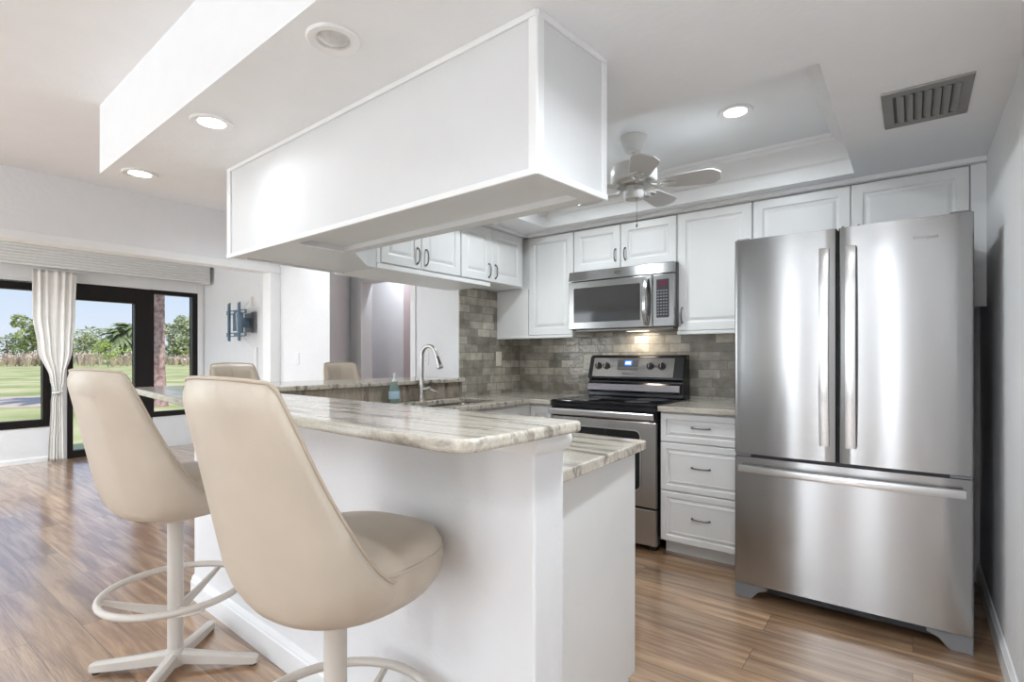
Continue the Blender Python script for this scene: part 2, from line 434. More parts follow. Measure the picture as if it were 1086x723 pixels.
def rounded(poly, radii, seg=6):
    outp = []; n = len(poly)
    for i, p in enumerate(poly):
        r = radii[i] if isinstance(radii, (list, tuple)) else radii
        p = Vector(p).to_2d(); a = Vector(poly[i-1]).to_2d(); b = Vector(poly[(i+1) % n]).to_2d()
        if r <= 0: outp.append((p.x, p.y)); continue
        u = (a-p).normalized(); v = (b-p).normalized()
        ang = u.angle(v); t = r/math.tan(ang/2)
        c = p+(u+v).normalized()*(r/math.sin(ang/2))
        s0 = p+u*t-c; s1 = p+v*t-c
        for k in range(seg+1):
            q = (s0*(1-k/seg)+s1*(k/seg)).normalized()*r+c
            outp.append((q.x, q.y))
    return outp
def copy_tree(o, parent=None):
    c = o.copy(); COL.objects.link(c)
    if parent is not None: c.parent = parent
    for ch in [k for k in bpy.data.objects if k.parent == o]:
        copy_tree(ch, c)
    return c

def area(name, loc, size, power, parent_rot=(0, 0, 0), color=(0.85, 0.935, 1.0), shape='DISK', spread=180):
    l = bpy.data.lights.new(name, 'AREA'); l.shape = shape; l.size = size; l.energy = power*LAMP; l.color = color; l.spread = R(spread)
    o = bpy.data.objects.new(name, l); COL.objects.link(o); o.location = loc; o.rotation_euler = parent_rot
    return o
# ================================================================== room shell
XR = 0.285      # right wall
YB = 3.75       # kitchen back wall
XL = -2.76      # kitchen left wall (tile face)
ZK = 2.17       # kitchen ceiling
ZH = 2.53       # living room ceiling
XW = -8.0       # window wall
XB = -5.0       # beam face
YT = 3.33       # rear wall of living area

struct('floor', MB().box(XW-0.12, XR+0.12, -4.2, 5.2, -0.12, 0), M_floor, smooth=0)
struct('wall_right', MB().box(XR, XR+0.12, -4.0, YB+0.12, 0, 2.65), M_wall, smooth=0)
struct('wall_front', MB().box(XB-0.14, XR+0.12, -4.14, -4.02, 2.25, 2.65).box(XB-0.14, XR+0.12, -4.14, -4.02, 0, 0.15).box(XB-0.14, -4.70, -4.14, -4.02, 0.15, 2.25).box(-2.7, -1.63, -4.14, -4.02, 0.15, 2.25).box(-1.27, -0.55, -4.14, -4.02, 0.15, 2.25).box(-0.29, XR+0.12, -4.14, -4.02, 0.15, 2.25), M_wall, smooth=0)  # openings shaped for the added area lights and their refrigerator reflections
struct('wall_back', MB().box(XL-0.12, XR, YB, YB+0.12, 0, 2.65), M_wall, smooth=0)
# short wall between kitchen and hall, carrying the tile
struct('wall_left', MB().box(XL-0.12, XL, 2.97, YB, 0, 2.65), M_wall, smooth=0)
# rear wall of the dining side with the hallway opening
hx0, hx1, hz = -4.42, -3.69, 1.955
mb = MB().box(-4.22, -4.40-0.02, YT, YT+0.12, 0, 2.65)
mb = MB()
mb.box(hx1, XL-0.12, YT, YT+0.12, 0, 2.65)
mb.box(hx0, hx1, YT, YT+0.12, hz, 2.65)
mb.box(-4.62, hx0, YT, YT+0.12, 0, 2.65)
struct('wall_rear', mb, M_wall, smooth=0)
# projecting wall block left of the hall
struct('wall_dining', MB().prism([(XB, 2.78), (-4.16, 2.78), (-4.62, YT+0.0), (-4.62, YT+0.12), (XB, YT+0.12)], 0, 2.65), M_wall, smooth=0)
struct('wall_sunroom', MB().box(XW-0.12, XB, YT, YT+0.12, 0, 2.65), M_wall, smooth=0)
# hall recess
struct('wall_hall', MB().box(-5.3, -4.40, 3.85, 3.95, 0, 2.5).box(-4.5, -2.9, 4.6, 4.7, 0, 2.5).box(-5.3, -5.2, YT+0.12, 3.85, 0, 2.5).box(-3.1, -3.0, YT+0.12, 4.6, 0, 2.5), M_hall, smooth=0)
struct('ceiling_hall', MB().box(-5.3, -3.0, YT+0.12, 4.7, 2.42, 2.5), M_ceil, smooth=0)
struct('trim_1', MB().box(hx1-0.002, hx1+0.06, YT-0.018, YT, 0, hz+0.06).box(hx0-0.06, hx0+0.002, YT-0.018, YT, 0, hz+0.06).box(hx0, hx1, YT-0.018, YT, hz, hz+0.06), M_trim, smooth=0, bevel=0.004)
# ceilings
mb = MB()
tx0, tx1, ty0, ty1, zt = -2.19, -0.245, 2.0, 3.30, 2.375
yk0 = 0.87; xk0 = -3.42
mb.prism([(xk0, yk0+0.035), (XR, yk0-0.11), (XR, ty0), (xk0, ty0)], ZK, 2.65)
mb.box(xk0, tx0, ty0, ty1, ZK, 2.65)
mb.box(tx1, XR, ty0, ty1, ZK, 2.65)
mb.box(xk0, XR, ty1, YB, ZK, 2.65)
mb.box(tx0, tx1, ty0, ty1, zt, 2.65)
struct('ceiling', mb, M_ceil, smooth=0)
struct('ceiling_living', MB().box(XB, XR, -4.0, 0.70, ZH, 2.65).prism([(XB, 0.70), (XR, 0.70), (XR, yk0-0.11), (xk0, yk0+0.035), (xk0, YT), (XB, YT)], ZH, 2.65), M_ceil, smooth=0)
struct('ceiling_sunroom', MB().box(XW-0.12, XB-0.14, -2.7, YT, 2.47, 2.65), M_ceil, smooth=0)
# dropped beam between living room and sunroom
struct('trim_2', MB().box(XB-0.14, XB, -1.6, 2.78, 2.035, 2.65), M_wall, smooth=0)
struct('trim_3', MB().box(XB-0.15, XB+0.012, -1.6, 2.80, 2.030, 2.095), M_trim, smooth=0, bevel=0.004)
struct('trim_4', MB().box(XB-0.14, XB+0.006, 2.68, 2.79, 0, 2.035), M_trim, smooth=0, bevel=0.005)
# crown inside the tray
def crown(poly_in, z0, z1, name):
    prof = [(0.0, z0), (0.004, z0+0.075), (0.010, z0+0.080), (0.016, z0+0.085), (0.024, z0+0.115), (0.045, z0+0.150), (0.068, z0+0.168), (0.074, z0+0.172), (0.080, z0+0.186), (0.092, z0+0.192), (0.097, z1)]
    x0, x1, y0, y1 = poly_in
    rs = []
    for ins, z in prof:
        rs.append([(x0+ins, y0+ins, z), (x1-ins, y0+ins, z), (x1-ins, y1-ins, z), (x0+ins, y1-ins, z)])
    m = MB().rings(rs, False, False)
    return struct(name, m, M_trim, smooth=25)
crown((tx0, tx1, ty0, ty1), ZK, zt, 'trim_5')
struct('trim_6', MB().box(-2.62, XR, 3.385, 3.43, 2.145, ZK).box(-2.62, -2.42, 1.94, 3.43, 2.145, ZK), M_trim, smooth=0, bevel=0.004)
# hanging light bulkhead over the peninsula, turning along the pass-through
zb = 1.716
outer = [(-0.835, 1.215), (-0.800, 1.555), (-2.19, 1.605), (-2.455, 1.885), (-2.455, 1.945), (-2.815, 1.945), (-2.815, 1.288)]
def inset_ring(p, z): return [(q[0], q[1], z) for q in p]
hole = [(-0.885, 1.262), (-0.868, 1.500), (-2.20, 1.552), (-2.205, 1.318)]
mb = MB()
# side walls of the bulkhead with a recessed soffit panel
O8 = outer
mb.rings([inset_ring(O8, zb), inset_ring(O8, ZK)], False, False)
def strip(a, b, c, d, z): mb.add([(a[0], a[1], z), (b[0], b[1], z), (c[0], c[1], z), (d[0], d[1], z)], [(0, 1, 2, 3)])
strip(O8[6], O8[0], hole[0], hole[3], zb)
strip(O8[0], O8[1], hole[1], hole[0], zb)
strip(O8[1], O8[2], hole[2], hole[1], zb)
mb.add([(O8[2][0], O8[2][1], zb), (O8[3][0], O8[3][1], zb), (O8[4][0], O8[4][1], zb), (O8[5][0], O8[5][1], zb), (O8[6][0], O8[6][1], zb), (hole[3][0], hole[3][1], zb), (hole[2][0], hole[2][1], zb)], [(0, 1, 2, 3, 4, 5, 6)])
mb.rings([inset_ring(hole, zb), inset_ring(hole, zb+0.022)], False, True)
struct('ceiling_bulkhead', mb, M_gloss, smooth=0)
# corner and edge mouldings of the bulkhead
mb = MB()
def ledge_strip(a, b, z0, z1, wd, nrm):
    a = Vector((a[0], a[1], 0)); b = Vector((b[0], b[1], 0)); n_ = Vector((nrm[0], nrm[1], 0)).normalized()*wd
    t = (b-a).normalized()*0.004
    a = a-t; b = b+t
    mb.extrude([(a.x, a.y, z0), (b.x, b.y, z0), (b.x, b.y, z1), (a.x, a.y, z1)], n_)
nf = (-0.037, -1); ne = (1, -0.08)
for z0, z1, wd in ((zb-0.006, zb+0.014, 0.010), (ZK-0.018, ZK, 0.009)):
    ledge_strip(O8[6], O8[0], z0, z1, wd, nf); ledge_strip(O8[0], O8[1], z0, z1, wd, ne)
ledge_strip(O8[0], (O8[0][0]-0.022, O8[0][1]+0.001), zb, ZK, 0.006, nf)
ledge_strip(O8[0], (O8[0][0]+0.002, O8[0][1]+0.022), zb, ZK, 0.006, ne)
ledge_strip((O8[1][0]-0.002, O8[1][1]-0.018), O8[1], zb, ZK, 0.006, ne)
ledge_strip((O8[6][0]+0.03, O8[6][1]-0.001), O8[6], zb, ZK, 0.008, nf)
mb.box(-2.765, -2.750, 1.35, 1.94, zb-0.010, zb)
mb.box(-2.210, -2.200, 1.32, 1.55, zb-0.006, zb)
struct('trim_7', mb, M_trim, smooth=0, bevel=0.002)
# pass-through lintel below the wall cabinets
struct('trim_8', MB().box(-2.86, -2.45, 1.946, 2.97, zb, 1.744), M_trim, smooth=0, bevel=0.003)
struct('wall_lintel', MB().box(XL-0.115, XL, 1.946, 2.97, 1.744, ZK), M_wall, smooth=0)

# ---- window wall
def yz(y0, y1, z0, z1, x0=XW-0.12, x1=XW): return (x0, x1, y0, y1, z0, z1)
mb = MB()
mb.box(*yz(-1.6, 0.35, 0, 2.47)).box(*yz(0.35, 1.66, 0, 0.415)).box(*yz(0.35, 3.25, 2.065, 2.47)).box(*yz(2.69, 3.25, 0, 0.45))
mb.box(*yz(3.25, YT, 0, 2.47)).box(*yz(1.66, 1.80, 0, 2.47))
struct('wall_window', mb, M_wall, smooth=0)
def frame(mb, y0, y1, z0, z1, wl, wr, wb, wt, x0=XW-0.09, x1=XW+0.012):
    mb.box(x0, x1, y0, y0+wl, z0, z1).box(x0, x1, y1-wr, y1, z0, z1).box(x0, x1, y0+wl, y1-wr, z0, z0+wb).box(x0, x1, y0+wl, y1-wr, z1-wt, z1)
def window(nm, y0, y1, z0, z1, wl, wr, wb, wt):
    mb = MB(); frame(mb, y0, y1, z0, z1, wl, wr, wb, wt)
    o = struct(nm, mb, M_frame, smooth=0, bevel=0.003)
    g = obj('pane', MB().box(XW-0.05, XW-0.045, y0+wl, y1-wr, z0+wb, z1-wt), M_glass, o, smooth=0)
    return o
window('window_1', 0.35, 1.65, 0.40, 2.05, 0.06, 0.07, 0.085, 0.085)
window('window_2', 2.655, 3.235, 0.415, 2.095, 0.045, 0.065, 0.065, 0.055)
mb = MB(); frame(mb, 1.80, 2.655, 0.0, 2.09, 0.055, 0.17, 0.085, 0.195)
o = struct('door_1', mb, M_frame, smooth=0, bevel=0.003)
obj('pane', MB().box(XW-0.05, XW-0.045, 1.855, 2.485, 0.085, 1.895), M_glass, o, smooth=0)
obj('door_handle', MB().box(XW+0.012, XW+0.02, 1.812, 1.842, 0.88, 1.06).tube([(XW+0.02, 1.827, 1.0), (XW+0.06, 1.827, 1.0), (XW+0.062, 1.87, 0.998), (XW+0.06, 1.92, 0.995)], 0.008), M_pewter, o)
struct('trim_9', MB().box(XW, XW+0.018, 3.235, 3.30, 0.0, 2.24).box(XW, XW+0.02, 0.35, 3.235, 2.095, 2.24), M_trim, smooth=0, bevel=0.004)
# baseboards
def baseboard(name, a, b, nrm, h=0.105, t=0.014):
    a = Vector((a[0], a[1], 0)); b = Vector((b[0], b[1], 0)); n_ = Vector((nrm[0], nrm[1], 0)).normalized()
    prof = [(0, 0), (t, 0), (t, h*0.74), (t*0.75, h*0.80), (t*0.75, h*0.84), (t*0.35, h*0.97), (0, h)]
    return struct(name, MB().extrude([a+n_*p+Vector((0, 0, z)) for p, z in prof], b-a), M_trim, smooth=20)
baseboard('baseboard_right', (XR, -4.0), (XR, YB), (-1, 0))
baseboard('baseboard_dining', (XB, 2.78), (-4.16, 2.78), (0, -1))
baseboard('baseboard_window', (XW, 0.35), (XW, 1.66), (1, 0), 0.06)
baseboard('baseboard_sunroom', (XW, YT), (XB, YT), (0, -1))

# ---- peninsula half wall
KW = [(-2.87, 1.145), (-0.722, 1.040), (-0.716, 1.165), (-2.74, 1.262), (-2.74, 2.97), (-2.87, 2.97)]
struct('wall_peninsula', MB().prism([KW[0], KW[1], KW[2], (-2.74, 1.262), (-2.87, 1.268)], 0, 1.014), M_wall, smooth=0, bevel=0.006)
struct('wall_half', MB().box(-2.87, -2.74, 1.269, 2.968, 0, 1.014), M_wall, smooth=0)
dv = Vector((-0.722+2.87, 1.040-1.145, 0)).normalized(); nv = (dv.y, -dv.x)
baseboard('baseboard_peninsula', KW[0], KW[1], nv, 0.115, 0.016)
baseboard('baseboard_half_wall', KW[5], KW[0], (-1, 0), 0.115, 0.016)
# rounded neck moulding under the bar top, at the end post
prof = [(0.0, 0.965), (0.008, 0.966), (0.018, 0.974), (0.024, 0.986), (0.025, 1.000), (0.020, 1.012), (0.0, 1.0155)]
mb = MB()
A, B_, C_ = Vector((-0.860, 1.0467, 0)), Vector((-0.722, 1.040, 0)), Vector((-0.716, 1.165, 0))
n1 = Vector((nv[0], nv[1], 0)).normalized(); n2 = Vector((1, -0.048, 0)).normalized()
rs = [[A+Vector((0, 0, z)) + n1*0 for p, z in prof], [A+n1*p+dv*0.012+Vector((0, 0, z)) for p, z in prof], [B_+(n1+n2)*p+Vector((0, 0, z)) for p, z in prof], [C_+n2*p+Vector((0, 0, z)) for p, z in prof], [C_-n2*0.004+Vector((0, 0.002, z)) for p, z in prof]]
mb.rings(rs, True, True, closed=True)
struct('trim_10', mb, M_trim, smooth=30)

# ================================================================== tile backsplash
mb = MB().box(-2.0+0.0, XR-0.9, YB-0.009, YB, 0.90, 1.42)
mb = MB().box(XL, -0.70, YB-0.009, YB, 0.905, 1.46)
o = obj('tile_backsplash', mb, M_tile, smooth=0, uvplane='XZ')
tag(o, 'glazed grey-green brick tile backsplash behind the stove on the back wall', 'backsplash')
mb = MB().box(XL, XL+0.009, 2.965, YB-0.009, 0.905, 1.744)
o = obj('tile_backsplash', mb, M_tile, smooth=0, uvplane='YZ')
tag(o, 'glazed grey-green brick tile on the side wall right of the sink opening', 'backsplash')

# ================================================================== stone tops
YC = 3.085      # front edge of the rear worktop
cz0, cz1 = 0.872, 0.905
main_poly = [(-0.725, 1.172), (-0.755, 1.795), (-2.16, 1.87), (-2.17, YC), (-2.012, YC), (-2.012, YB-0.012), (XL+0.012, YB-0.012), (XL+0.012, 1.275)]
main_poly = rounded(main_poly, [0, 0.02, 0, 0, 0, 0, 0, 0])
t = thing('granite_worktop', (-2.4, 2.0, cz0), 'pale veined granite worktop running from the peninsula round under the sink to the stove', 'worktop')
o = obj('slab', MB().prism(main_poly, cz0, cz1), M_gran, t, smooth=0)
bo = o.modifiers.new('sink_cut', 'BOOLEAN')
cutmb = MB().prism(rounded([(-2.63, 1.98), (-2.27, 1.98), (-2.27, 2.86), (-2.63, 2.86)], 0.05), cz0-0.02, cz1+0.02)
me_ = bpy.data.meshes.new('cut'); me_.from_pydata([tuple(p-ORG[t.name]) for p in cutmb.v], [], cutmb.f)
# do the boolean by evaluating once, so no helper object stays behind
co = bpy.data.objects.new('cut_tmp', me_); COL.objects.link(co); co.location = ORG[t.name]
bpy.context.view_layer.update()
bo.object = co; bo.solver = 'EXACT'; bo.operation = 'DIFFERENCE'
dg = bpy.context.evaluated_depsgraph_get(); dg.update()
nm = bpy.data.meshes.new_from_object(o.evaluated_get(dg))
o.modifiers.clear(); o.data = nm; bpy.data.objects.remove(co)
b = o.modifiers.new('bevel', 'BEVEL'); b.width = 0.005; b.segments = 3; b.limit_method = 'ANGLE'; b.angle_limit = R(50)
o = obj('granite_worktop', MB().prism([(-1.238, YC+0.01), (-0.715, YC+0.01), (-0.715, YB-0.012), (-1.238, YB-0.012)], cz0, cz1), M_gran, smooth=0, bevel=0.005, seg=3)
tag(o, 'short pale granite worktop over the white drawers beside the refrigerator', 'worktop')
bar_poly = [(-0.665, 0.722), (-0.652, 1.150), (-2.69, 1.250), (-2.69, 2.965), (-3.25, 2.965), (-3.25, 0.985), (-2.08, 0.812)]
bar_poly = rounded(bar_poly, [0.06, 0.015, 0, 0, 0.02, 0.05, 0])
o = obj('bar_counter', MB().prism(bar_poly, 1.016, 1.044), M_gran, smooth=0, bevel=0.008, seg=3)
tag(o, 'raised pale granite bar top with rounded corner wrapping around the peninsula', 'bar counter')
o = obj('granite_backsplash', MB().box(-2.738, -2.718, 1.262, 2.955, 0.907, 1.014), M_granv, smooth=0, bevel=0.001)
tag(o, 'brown veined granite backsplash strip behind the kitchen faucet', 'backsplash')

# ================================================================== sink, faucet, soap
t = thing('kitchen_sink', (-2.45, 2.42, 0.70), 'undermounted stainless steel double sink set in the granite worktop', 'sink')
def bowl(y0, y1):
    pr = rounded([(-2.635, y0), (-2.265, y0), (-2.265, y1), (-2.635, y1)], 0.05)
    c = ((-2.45), (y0+y1)/2)
    rs = []
    for f, z in ((1.03, 0.8705), (1.0, 0.8705), (0.97, 0.76), (0.93, 0.715), (0.80, 0.700), (0.10, 0.697)):
        rs.append([((p[0]-c[0])*f+c[0], (p[1]-c[1])*f+c[1], z) for p in pr])
    return MB().rings(rs, False, True)
obj('bowl', bowl(1.985, 2.40), M_sink, t, smooth=50)
obj('bowl', bowl(2.425, 2.855), M_sink, t, smooth=50)
obj('drain', MB().lathe([(0.0, 0), (0.038, 0), (0.042, 0.004), (0.03, 0.006), (0.0, 0.003)], (-2.45, 2.64, 0.6975), 20), M_pewter, t)
fx, fy = -2.655, 2.485
t = thing('kitchen_faucet', (fx, fy, 0.905), 'brushed nickel gooseneck kitchen faucet with pull-down spray head', 'faucet')
obj('base', MB().lathe([(0.0, 0), (0.029, 0), (0.029, 0.006), (0.024, 0.014), (0.021, 0.05), (0.0235, 0.10), (0.019, 0.135), (0.013, 0.155), (0.0, 0.155)], (fx, fy, 0.905), 24), M_nickel, t)
pts = [(fx, fy, 1.05), (fx, fy, 1.20)]
for k in range(0, 10):
    a = PI-(k/9)*PI*0.94
    pts.append((fx+0.062+0.062*math.cos(a), fy+0.012*(k/9), 1.215+0.062*math.sin(a)))
obj('spout', MB().tube(pts, 0.0135, 14), M_nickel, t)
pe = Vector(pts[-1]); de = (Vector(pts[-1])-Vector(pts[-2])).normalized()
obj('spray_head', MB().tube([pe-de*0.002, pe+de*0.02, pe+de*0.06, pe+de*0.10, pe+de*0.105], [0.0135, 0.015, 0.017, 0.022, 0.018], 16), M_nickel, t)
obj('spray_button', MB().tube([pe+de*0.02+Vector((0.014, -0.006, 0)), pe+de*0.075+Vector((0.019, -0.008, 0))], 0.007, 8), M_blackp, t)
obj('handle', MB().tube([(fx+0.018, fy, 0.985), (fx+0.045, fy+0.012, 0.990), (fx+0.06, fy+0.02, 1.0)], [0.013, 0.012, 0.008], 12).tube([(fx+0.05, fy+0.016, 0.996), (fx+0.085, fy+0.03, 0.975), (fx+0.115, fy+0.045, 0.965)], [0.007, 0.006, 0.005], 10), M_nickel, t)
sx, sy = -2.655, 2.245
t = thing('soap_dispenser', (sx, sy, 0.905), 'small clear bottle of blue-green hand soap with white pump beside the sink', 'soap bottle')
def ell(a, b_, z, n=24): return [(sx+a*math.cos(2*PI*k/n), sy+b_*math.sin(2*PI*k/n), z) for k in range(n)]
obj('bottle', MB().rings([ell(0.024, 0.032, 0.9055), ell(0.027, 0.038, 0.912), ell(0.028, 0.039, 0.96), ell(0.026, 0.036, 1.01), ell(0.018, 0.022, 1.035), ell(0.012, 0.012, 1.045)]), M_bottle, t, smooth=60)
obj('soap_label', MB().rings([ell(0.0288, 0.0398, 0.935), ell(0.0288, 0.0398, 0.985)], False, False), simple('pale_blue_label', (0.45, 0.62, 0.70), 0.5), t, smooth=60)
obj('pump', MB().lathe([(0.0, 0), (0.014, 0), (0.014, 0.014), (0.005, 0.018), (0.004, 0.045), (0.009, 0.047), (0.009, 0.056), (0.0, 0.057)], (sx, sy, 1.045), 16).tube([(sx, sy, 1.097), (sx+0.012, sy-0.006, 1.098), (sx+0.034, sy-0.016, 1.092)], 0.0045, 8), M_platew, t)

# ================================================================== cabinets
DOORP = [(0.0, 0.0), (0.0, 0.015), (0.004, 0.019), (0.052, 0.019), (0.058, 0.012), (0.066, 0.010), (0.080, 0.016), (0.086, 0.0175)]
DRAWP = [(0.0, 0.0), (0.0, 0.015), (0.004, 0.019), (0.034, 0.019), (0.039, 0.012), (0.043, 0.011), (0.058, 0.0185), (0.062, 0.019), (0.064, 0.017)]
def cab_door(parent, O, U, Nn, wd, ht, prof=DOORP, name='door', label=None):
    return obj(name, MB().panel(O, U, (0, 0, 1), Nn, wd, ht, prof), M_cab, parent, smooth=0)
def pull(parent, c, axis, Nn, L=0.10, m=None, name='handle'):
    c = Vector(c); a = Vector(axis); n_ = Vector(Nn)
    pts = []
    for k in range(13):
        s_ = -1+2*k/12
        pts.append(c+a*(s_*L/2)+n_*(0.004+0.020*(1-abs(s_)**4.0)))
    rr = [0.0055]+[0.0048]*11+[0.0055]
    mb = MB().tube(pts, rr, 8)
    for s_ in (-1, 1):
        q = c+a*(s_*L/2*0.96); mb.cyl(q, q+n_*0.008, 0.007, 0.006, 10)
    return obj(name, mb, m or M_pewter, parent, smooth=60)
YF = 3.42   # carcass face of the rear wall cabinets (doors sit in front)
g = 0.003
# --- above-refrigerator cabinet
t = thing('wall_cabinet', (-0.27, 3.6, 1.80), 'white two-door cabinet above the refrigerator', 'cabinet')
obj('body', MB().box(-0.770, 0.224, YF+0.02, YB-0.002, 1.80, 2.144), M_cab, t, smooth=0)
for i, (x0, x1) in enumerate(((-0.768, -0.272), (-0.268, 0.222))):
    d = cab_door(t, (x0, YF+0.019, 1.80), (1, 0, 0), (0, -1, 0), x1-x0, 0.342)
    hxp = x1-0.035 if i == 0 else x0+0.035
    pull(d, (hxp, YF, 1.875), (0, 0, 1), (0, -1, 0), 0.085)
struct('trim_11', MB().box(0.226, XR, YF+0.01, YF+0.03, 1.45, 2.145), M_trim, smooth=0)
# --- tall wall cabinet between microwave and fridge
t = thing('wall_cabinet', (-1.0, 3.6, 1.36), 'tall white single-door wall cabinet between microwave and refrigerator', 'cabinet')
obj('body', MB().box(-1.232, -0.774, YF+0.02, YB-0.011, 1.362, 2.144), M_cab, t, smooth=0)
d = cab_door(t, (-1.230, YF+0.019, 1.375), (1, 0, 0), (0, -1, 0), 0.454, 0.767)
pull(d, (-1.198, YF, 1.475), (0, 0, 1), (0, -1, 0), 0.10)
obj('light_rail', MB().box(-1.234, -0.774, YF-0.004, YF+0.018, 1.350, 1.372), M_cab, t, smooth=0, bevel=0.004)
# --- above microwave
t = thing('wall_cabinet', (-1.63, 3.6, 1.83), 'short white two-door cabinet directly above the microwave', 'cabinet')
obj('body', MB().box(-2.018, -1.236, YF+0.02, YB-0.002, 1.828, 2.144), M_cab, t, smooth=0)
for i, (x0, x1) in enumerate(((-2.016, -1.641), (-1.636, -1.240))):
    d = cab_door(t, (x0, YF+0.019, 1.832), (1, 0, 0), (0, -1, 0), x1-x0, 0.308)
    pull(d, ((x1-0.035) if i == 0 else (x0+0.035), YF, 1.925), (0, 0, 1), (0, -1, 0), 0.085)
# --- corner cabinet
t = thing('wall_cabinet', (-2.3, 3.6, 1.36), 'tall white corner wall cabinet left of the microwave', 'cabinet')
obj('body', MB().box(XL+0.010, -2.022, YF+0.02, YB-0.011, 1.362, 2.144), M_cab, t, smooth=0)
obj('side_panel', MB().box(XL+0.010, -2.436, YF, YF+0.018, 1.362, 1.742), M_cab, t, smooth=0)
cab_door(t, (-2.430, YF+0.019, 1.375), (1, 0, 0), (0, -1, 0), 0.406, 0.767)
obj('light_rail', MB().box(XL+0.010, -2.022, YF-0.004, YF+0.018, 1.350, 1.372), M_cab, t, smooth=0, bevel=0.004)
# --- pass-through wall cabinets
XF = -2.45
for (y0, y1, lab) in ((1.975, 2.655, 'white two-door wall cabinet over the sink opening, beside the hanging bulkhead'), (2.659, 3.395, 'white two-door wall cabinet over the tiled corner right of the sink opening')):
    t = thing('wall_cabinet', (-2.6, (y0+y1)/2, 1.746), lab, 'cabinet')
    obj('body', MB().box(XL+0.011, XF-0.02, y0, y1, 1.7465, 2.144), M_cab, t, smooth=0)
    ym = (y0+y1)/2-0.005
    if y0 > 2.5: y1 = 3.36; ym = 2.985
    else: ym = 2.292
    for i, (a, b2) in enumerate(((y0+0.002, ym-0.002), (ym+0.002, y1-0.002))):
        d = cab_door(t, (XF-0.019, a, 1.752), (0, 1, 0), (1, 0, 0), b2-a, 0.388)
        pull(d, (XF, (b2-0.035) if i == 0 else (a+0.035), 1.83), (0, 0, 1), (1, 0, 0), 0.10)
struct('trim_12', MB().box(XF-0.02, XF-0.003, 1.946, 1.972, 1.746, ZK), M_trim, smooth=0)

# --- drawer base beside the fridge
YD = 3.12
t = thing('drawer_cabinet', (-0.98, 3.4, 0), 'white three-drawer base cabinet between stove and refrigerator', 'cabinet')
obj('body', MB().box(-1.232, -0.726, YD+0.02, YB-0.002, 0.085, 0.871), M_cab, t, smooth=0)
obj('toe_kick', MB().box(-1.225, -0.726, YD+0.085, YD+0.10, 0.0, 0.086), M_cab, t, smooth=0)
for z0, z1 in ((0.690, 0.862), (0.396, 0.684), (0.090, 0.390)):
    d = cab_door(t, (-1.229, YD+0.019, z0), (1, 0, 0), (0, -1, 0), 0.50, z1-z0, DRAWP, 'drawer')
    pull(d, (-0.985, YD, (z0+z1)/2+0.01), (1, 0, 0), (0, -1, 0), 0.105)
# --- base cabinets behind the peninsula
t = thing('base_cabinet', (-2.4, 3.2, 0), 'white corner base cabinet between the sink run and the stove', 'cabinet')
obj('body', MB().prism([(XL+0.012, 2.95), (-2.20, 2.95), (-2.20, 3.13), (-2.016, 3.13), (-2.016, YB-0.012), (XL+0.012, YB-0.012)], 0.09, 0.871), M_cab, t, smooth=0)
obj('toe_kick', MB().prism([(XL+0.012, 2.95), (-2.27, 2.95), (-2.27, 3.20), (-2.016, 3.20), (-2.016, YB-0.012), (XL+0.012, YB-0.012)], 0.0, 0.089), M_cab, t, smooth=0)
cab_door(t, (-2.196, 3.129, 0.10), (1, 0, 0), (0, -1, 0), 0.178, 0.755, DRAWP)
t = thing('base_cabinet', (-2.4, 2.4, 0), 'white base cabinet under the sink', 'cabinet')
obj('body', MB().box(XL+0.05, -2.20, 1.90, 2.945, 0.09, 0.66).box(-2.22, -2.20, 1.90, 2.945, 0.66, 0.871), M_cab, t, smooth=0)
obj('toe_kick', MB().box(XL+0.05, -2.27, 1.90, 2.945, 0.0, 0.089), M_cab, t, smooth=0)
for y0 in (1.905, 2.427):
    d = cab_door(t, (-2.20, y0, 0.10), (0, 1, 0), (1, 0, 0), 0.515, 0.755)
    pull(d, (-2.181, y0+(0.48 if y0 < 2 else 0.035), 0.76), (0, 0, 1), (1, 0, 0), 0.1)
t = thing('base_cabinet', (-1.6, 1.5, 0), 'white peninsula base cabinet with plain end panel beneath the lower granite worktop', 'cabinet')
cabp = [(-0.800, 1.172), (-0.800, 1.745), (-2.16, 1.82), (-2.72, 1.85), (-2.70, 1.272)]
toep = [(-0.815, 1.172), (-0.815, 1.68), (-2.16, 1.75), (-2.70, 1.77), (-2.70, 1.272)]
obj('body', MB().prism(cabp, 0.095, 0.871), M_cab, t, smooth=0)
obj('toe_kick', MB().prism(toep, 0.0, 0.0945), M_cab, t, smooth=0)
obj('end_panel', MB().extrude([(-0.780, 1.168, 0.0), (-0.780, 1.690, 0.0), (-0.780, 1.690, 0.095), (-0.780, 1.745, 0.095), (-0.780, 1.745, 0.871), (-0.780, 1.168, 0.871)], (-0.0195, 0, 0)), M_cab, t, smooth=0)
ud = Vector((-1.36, 0.075, 0)).normalized(); nd = Vector((0.055, 1, 0)).normalized()
for k in range(3):
    p = Vector((-0.803, 1.7455, 0.105))+ud*(0.452*k)
    d = obj('door', MB().panel(p, ud, (0, 0, 1), nd, 0.446, 0.755, DOORP), M_cab, t, smooth=0)
    pull(d, p+ud*(0.035 if k else 0.41)+nd*0.019+Vector((0, 0, 0.68)), (0, 0, 1), nd, 0.1)

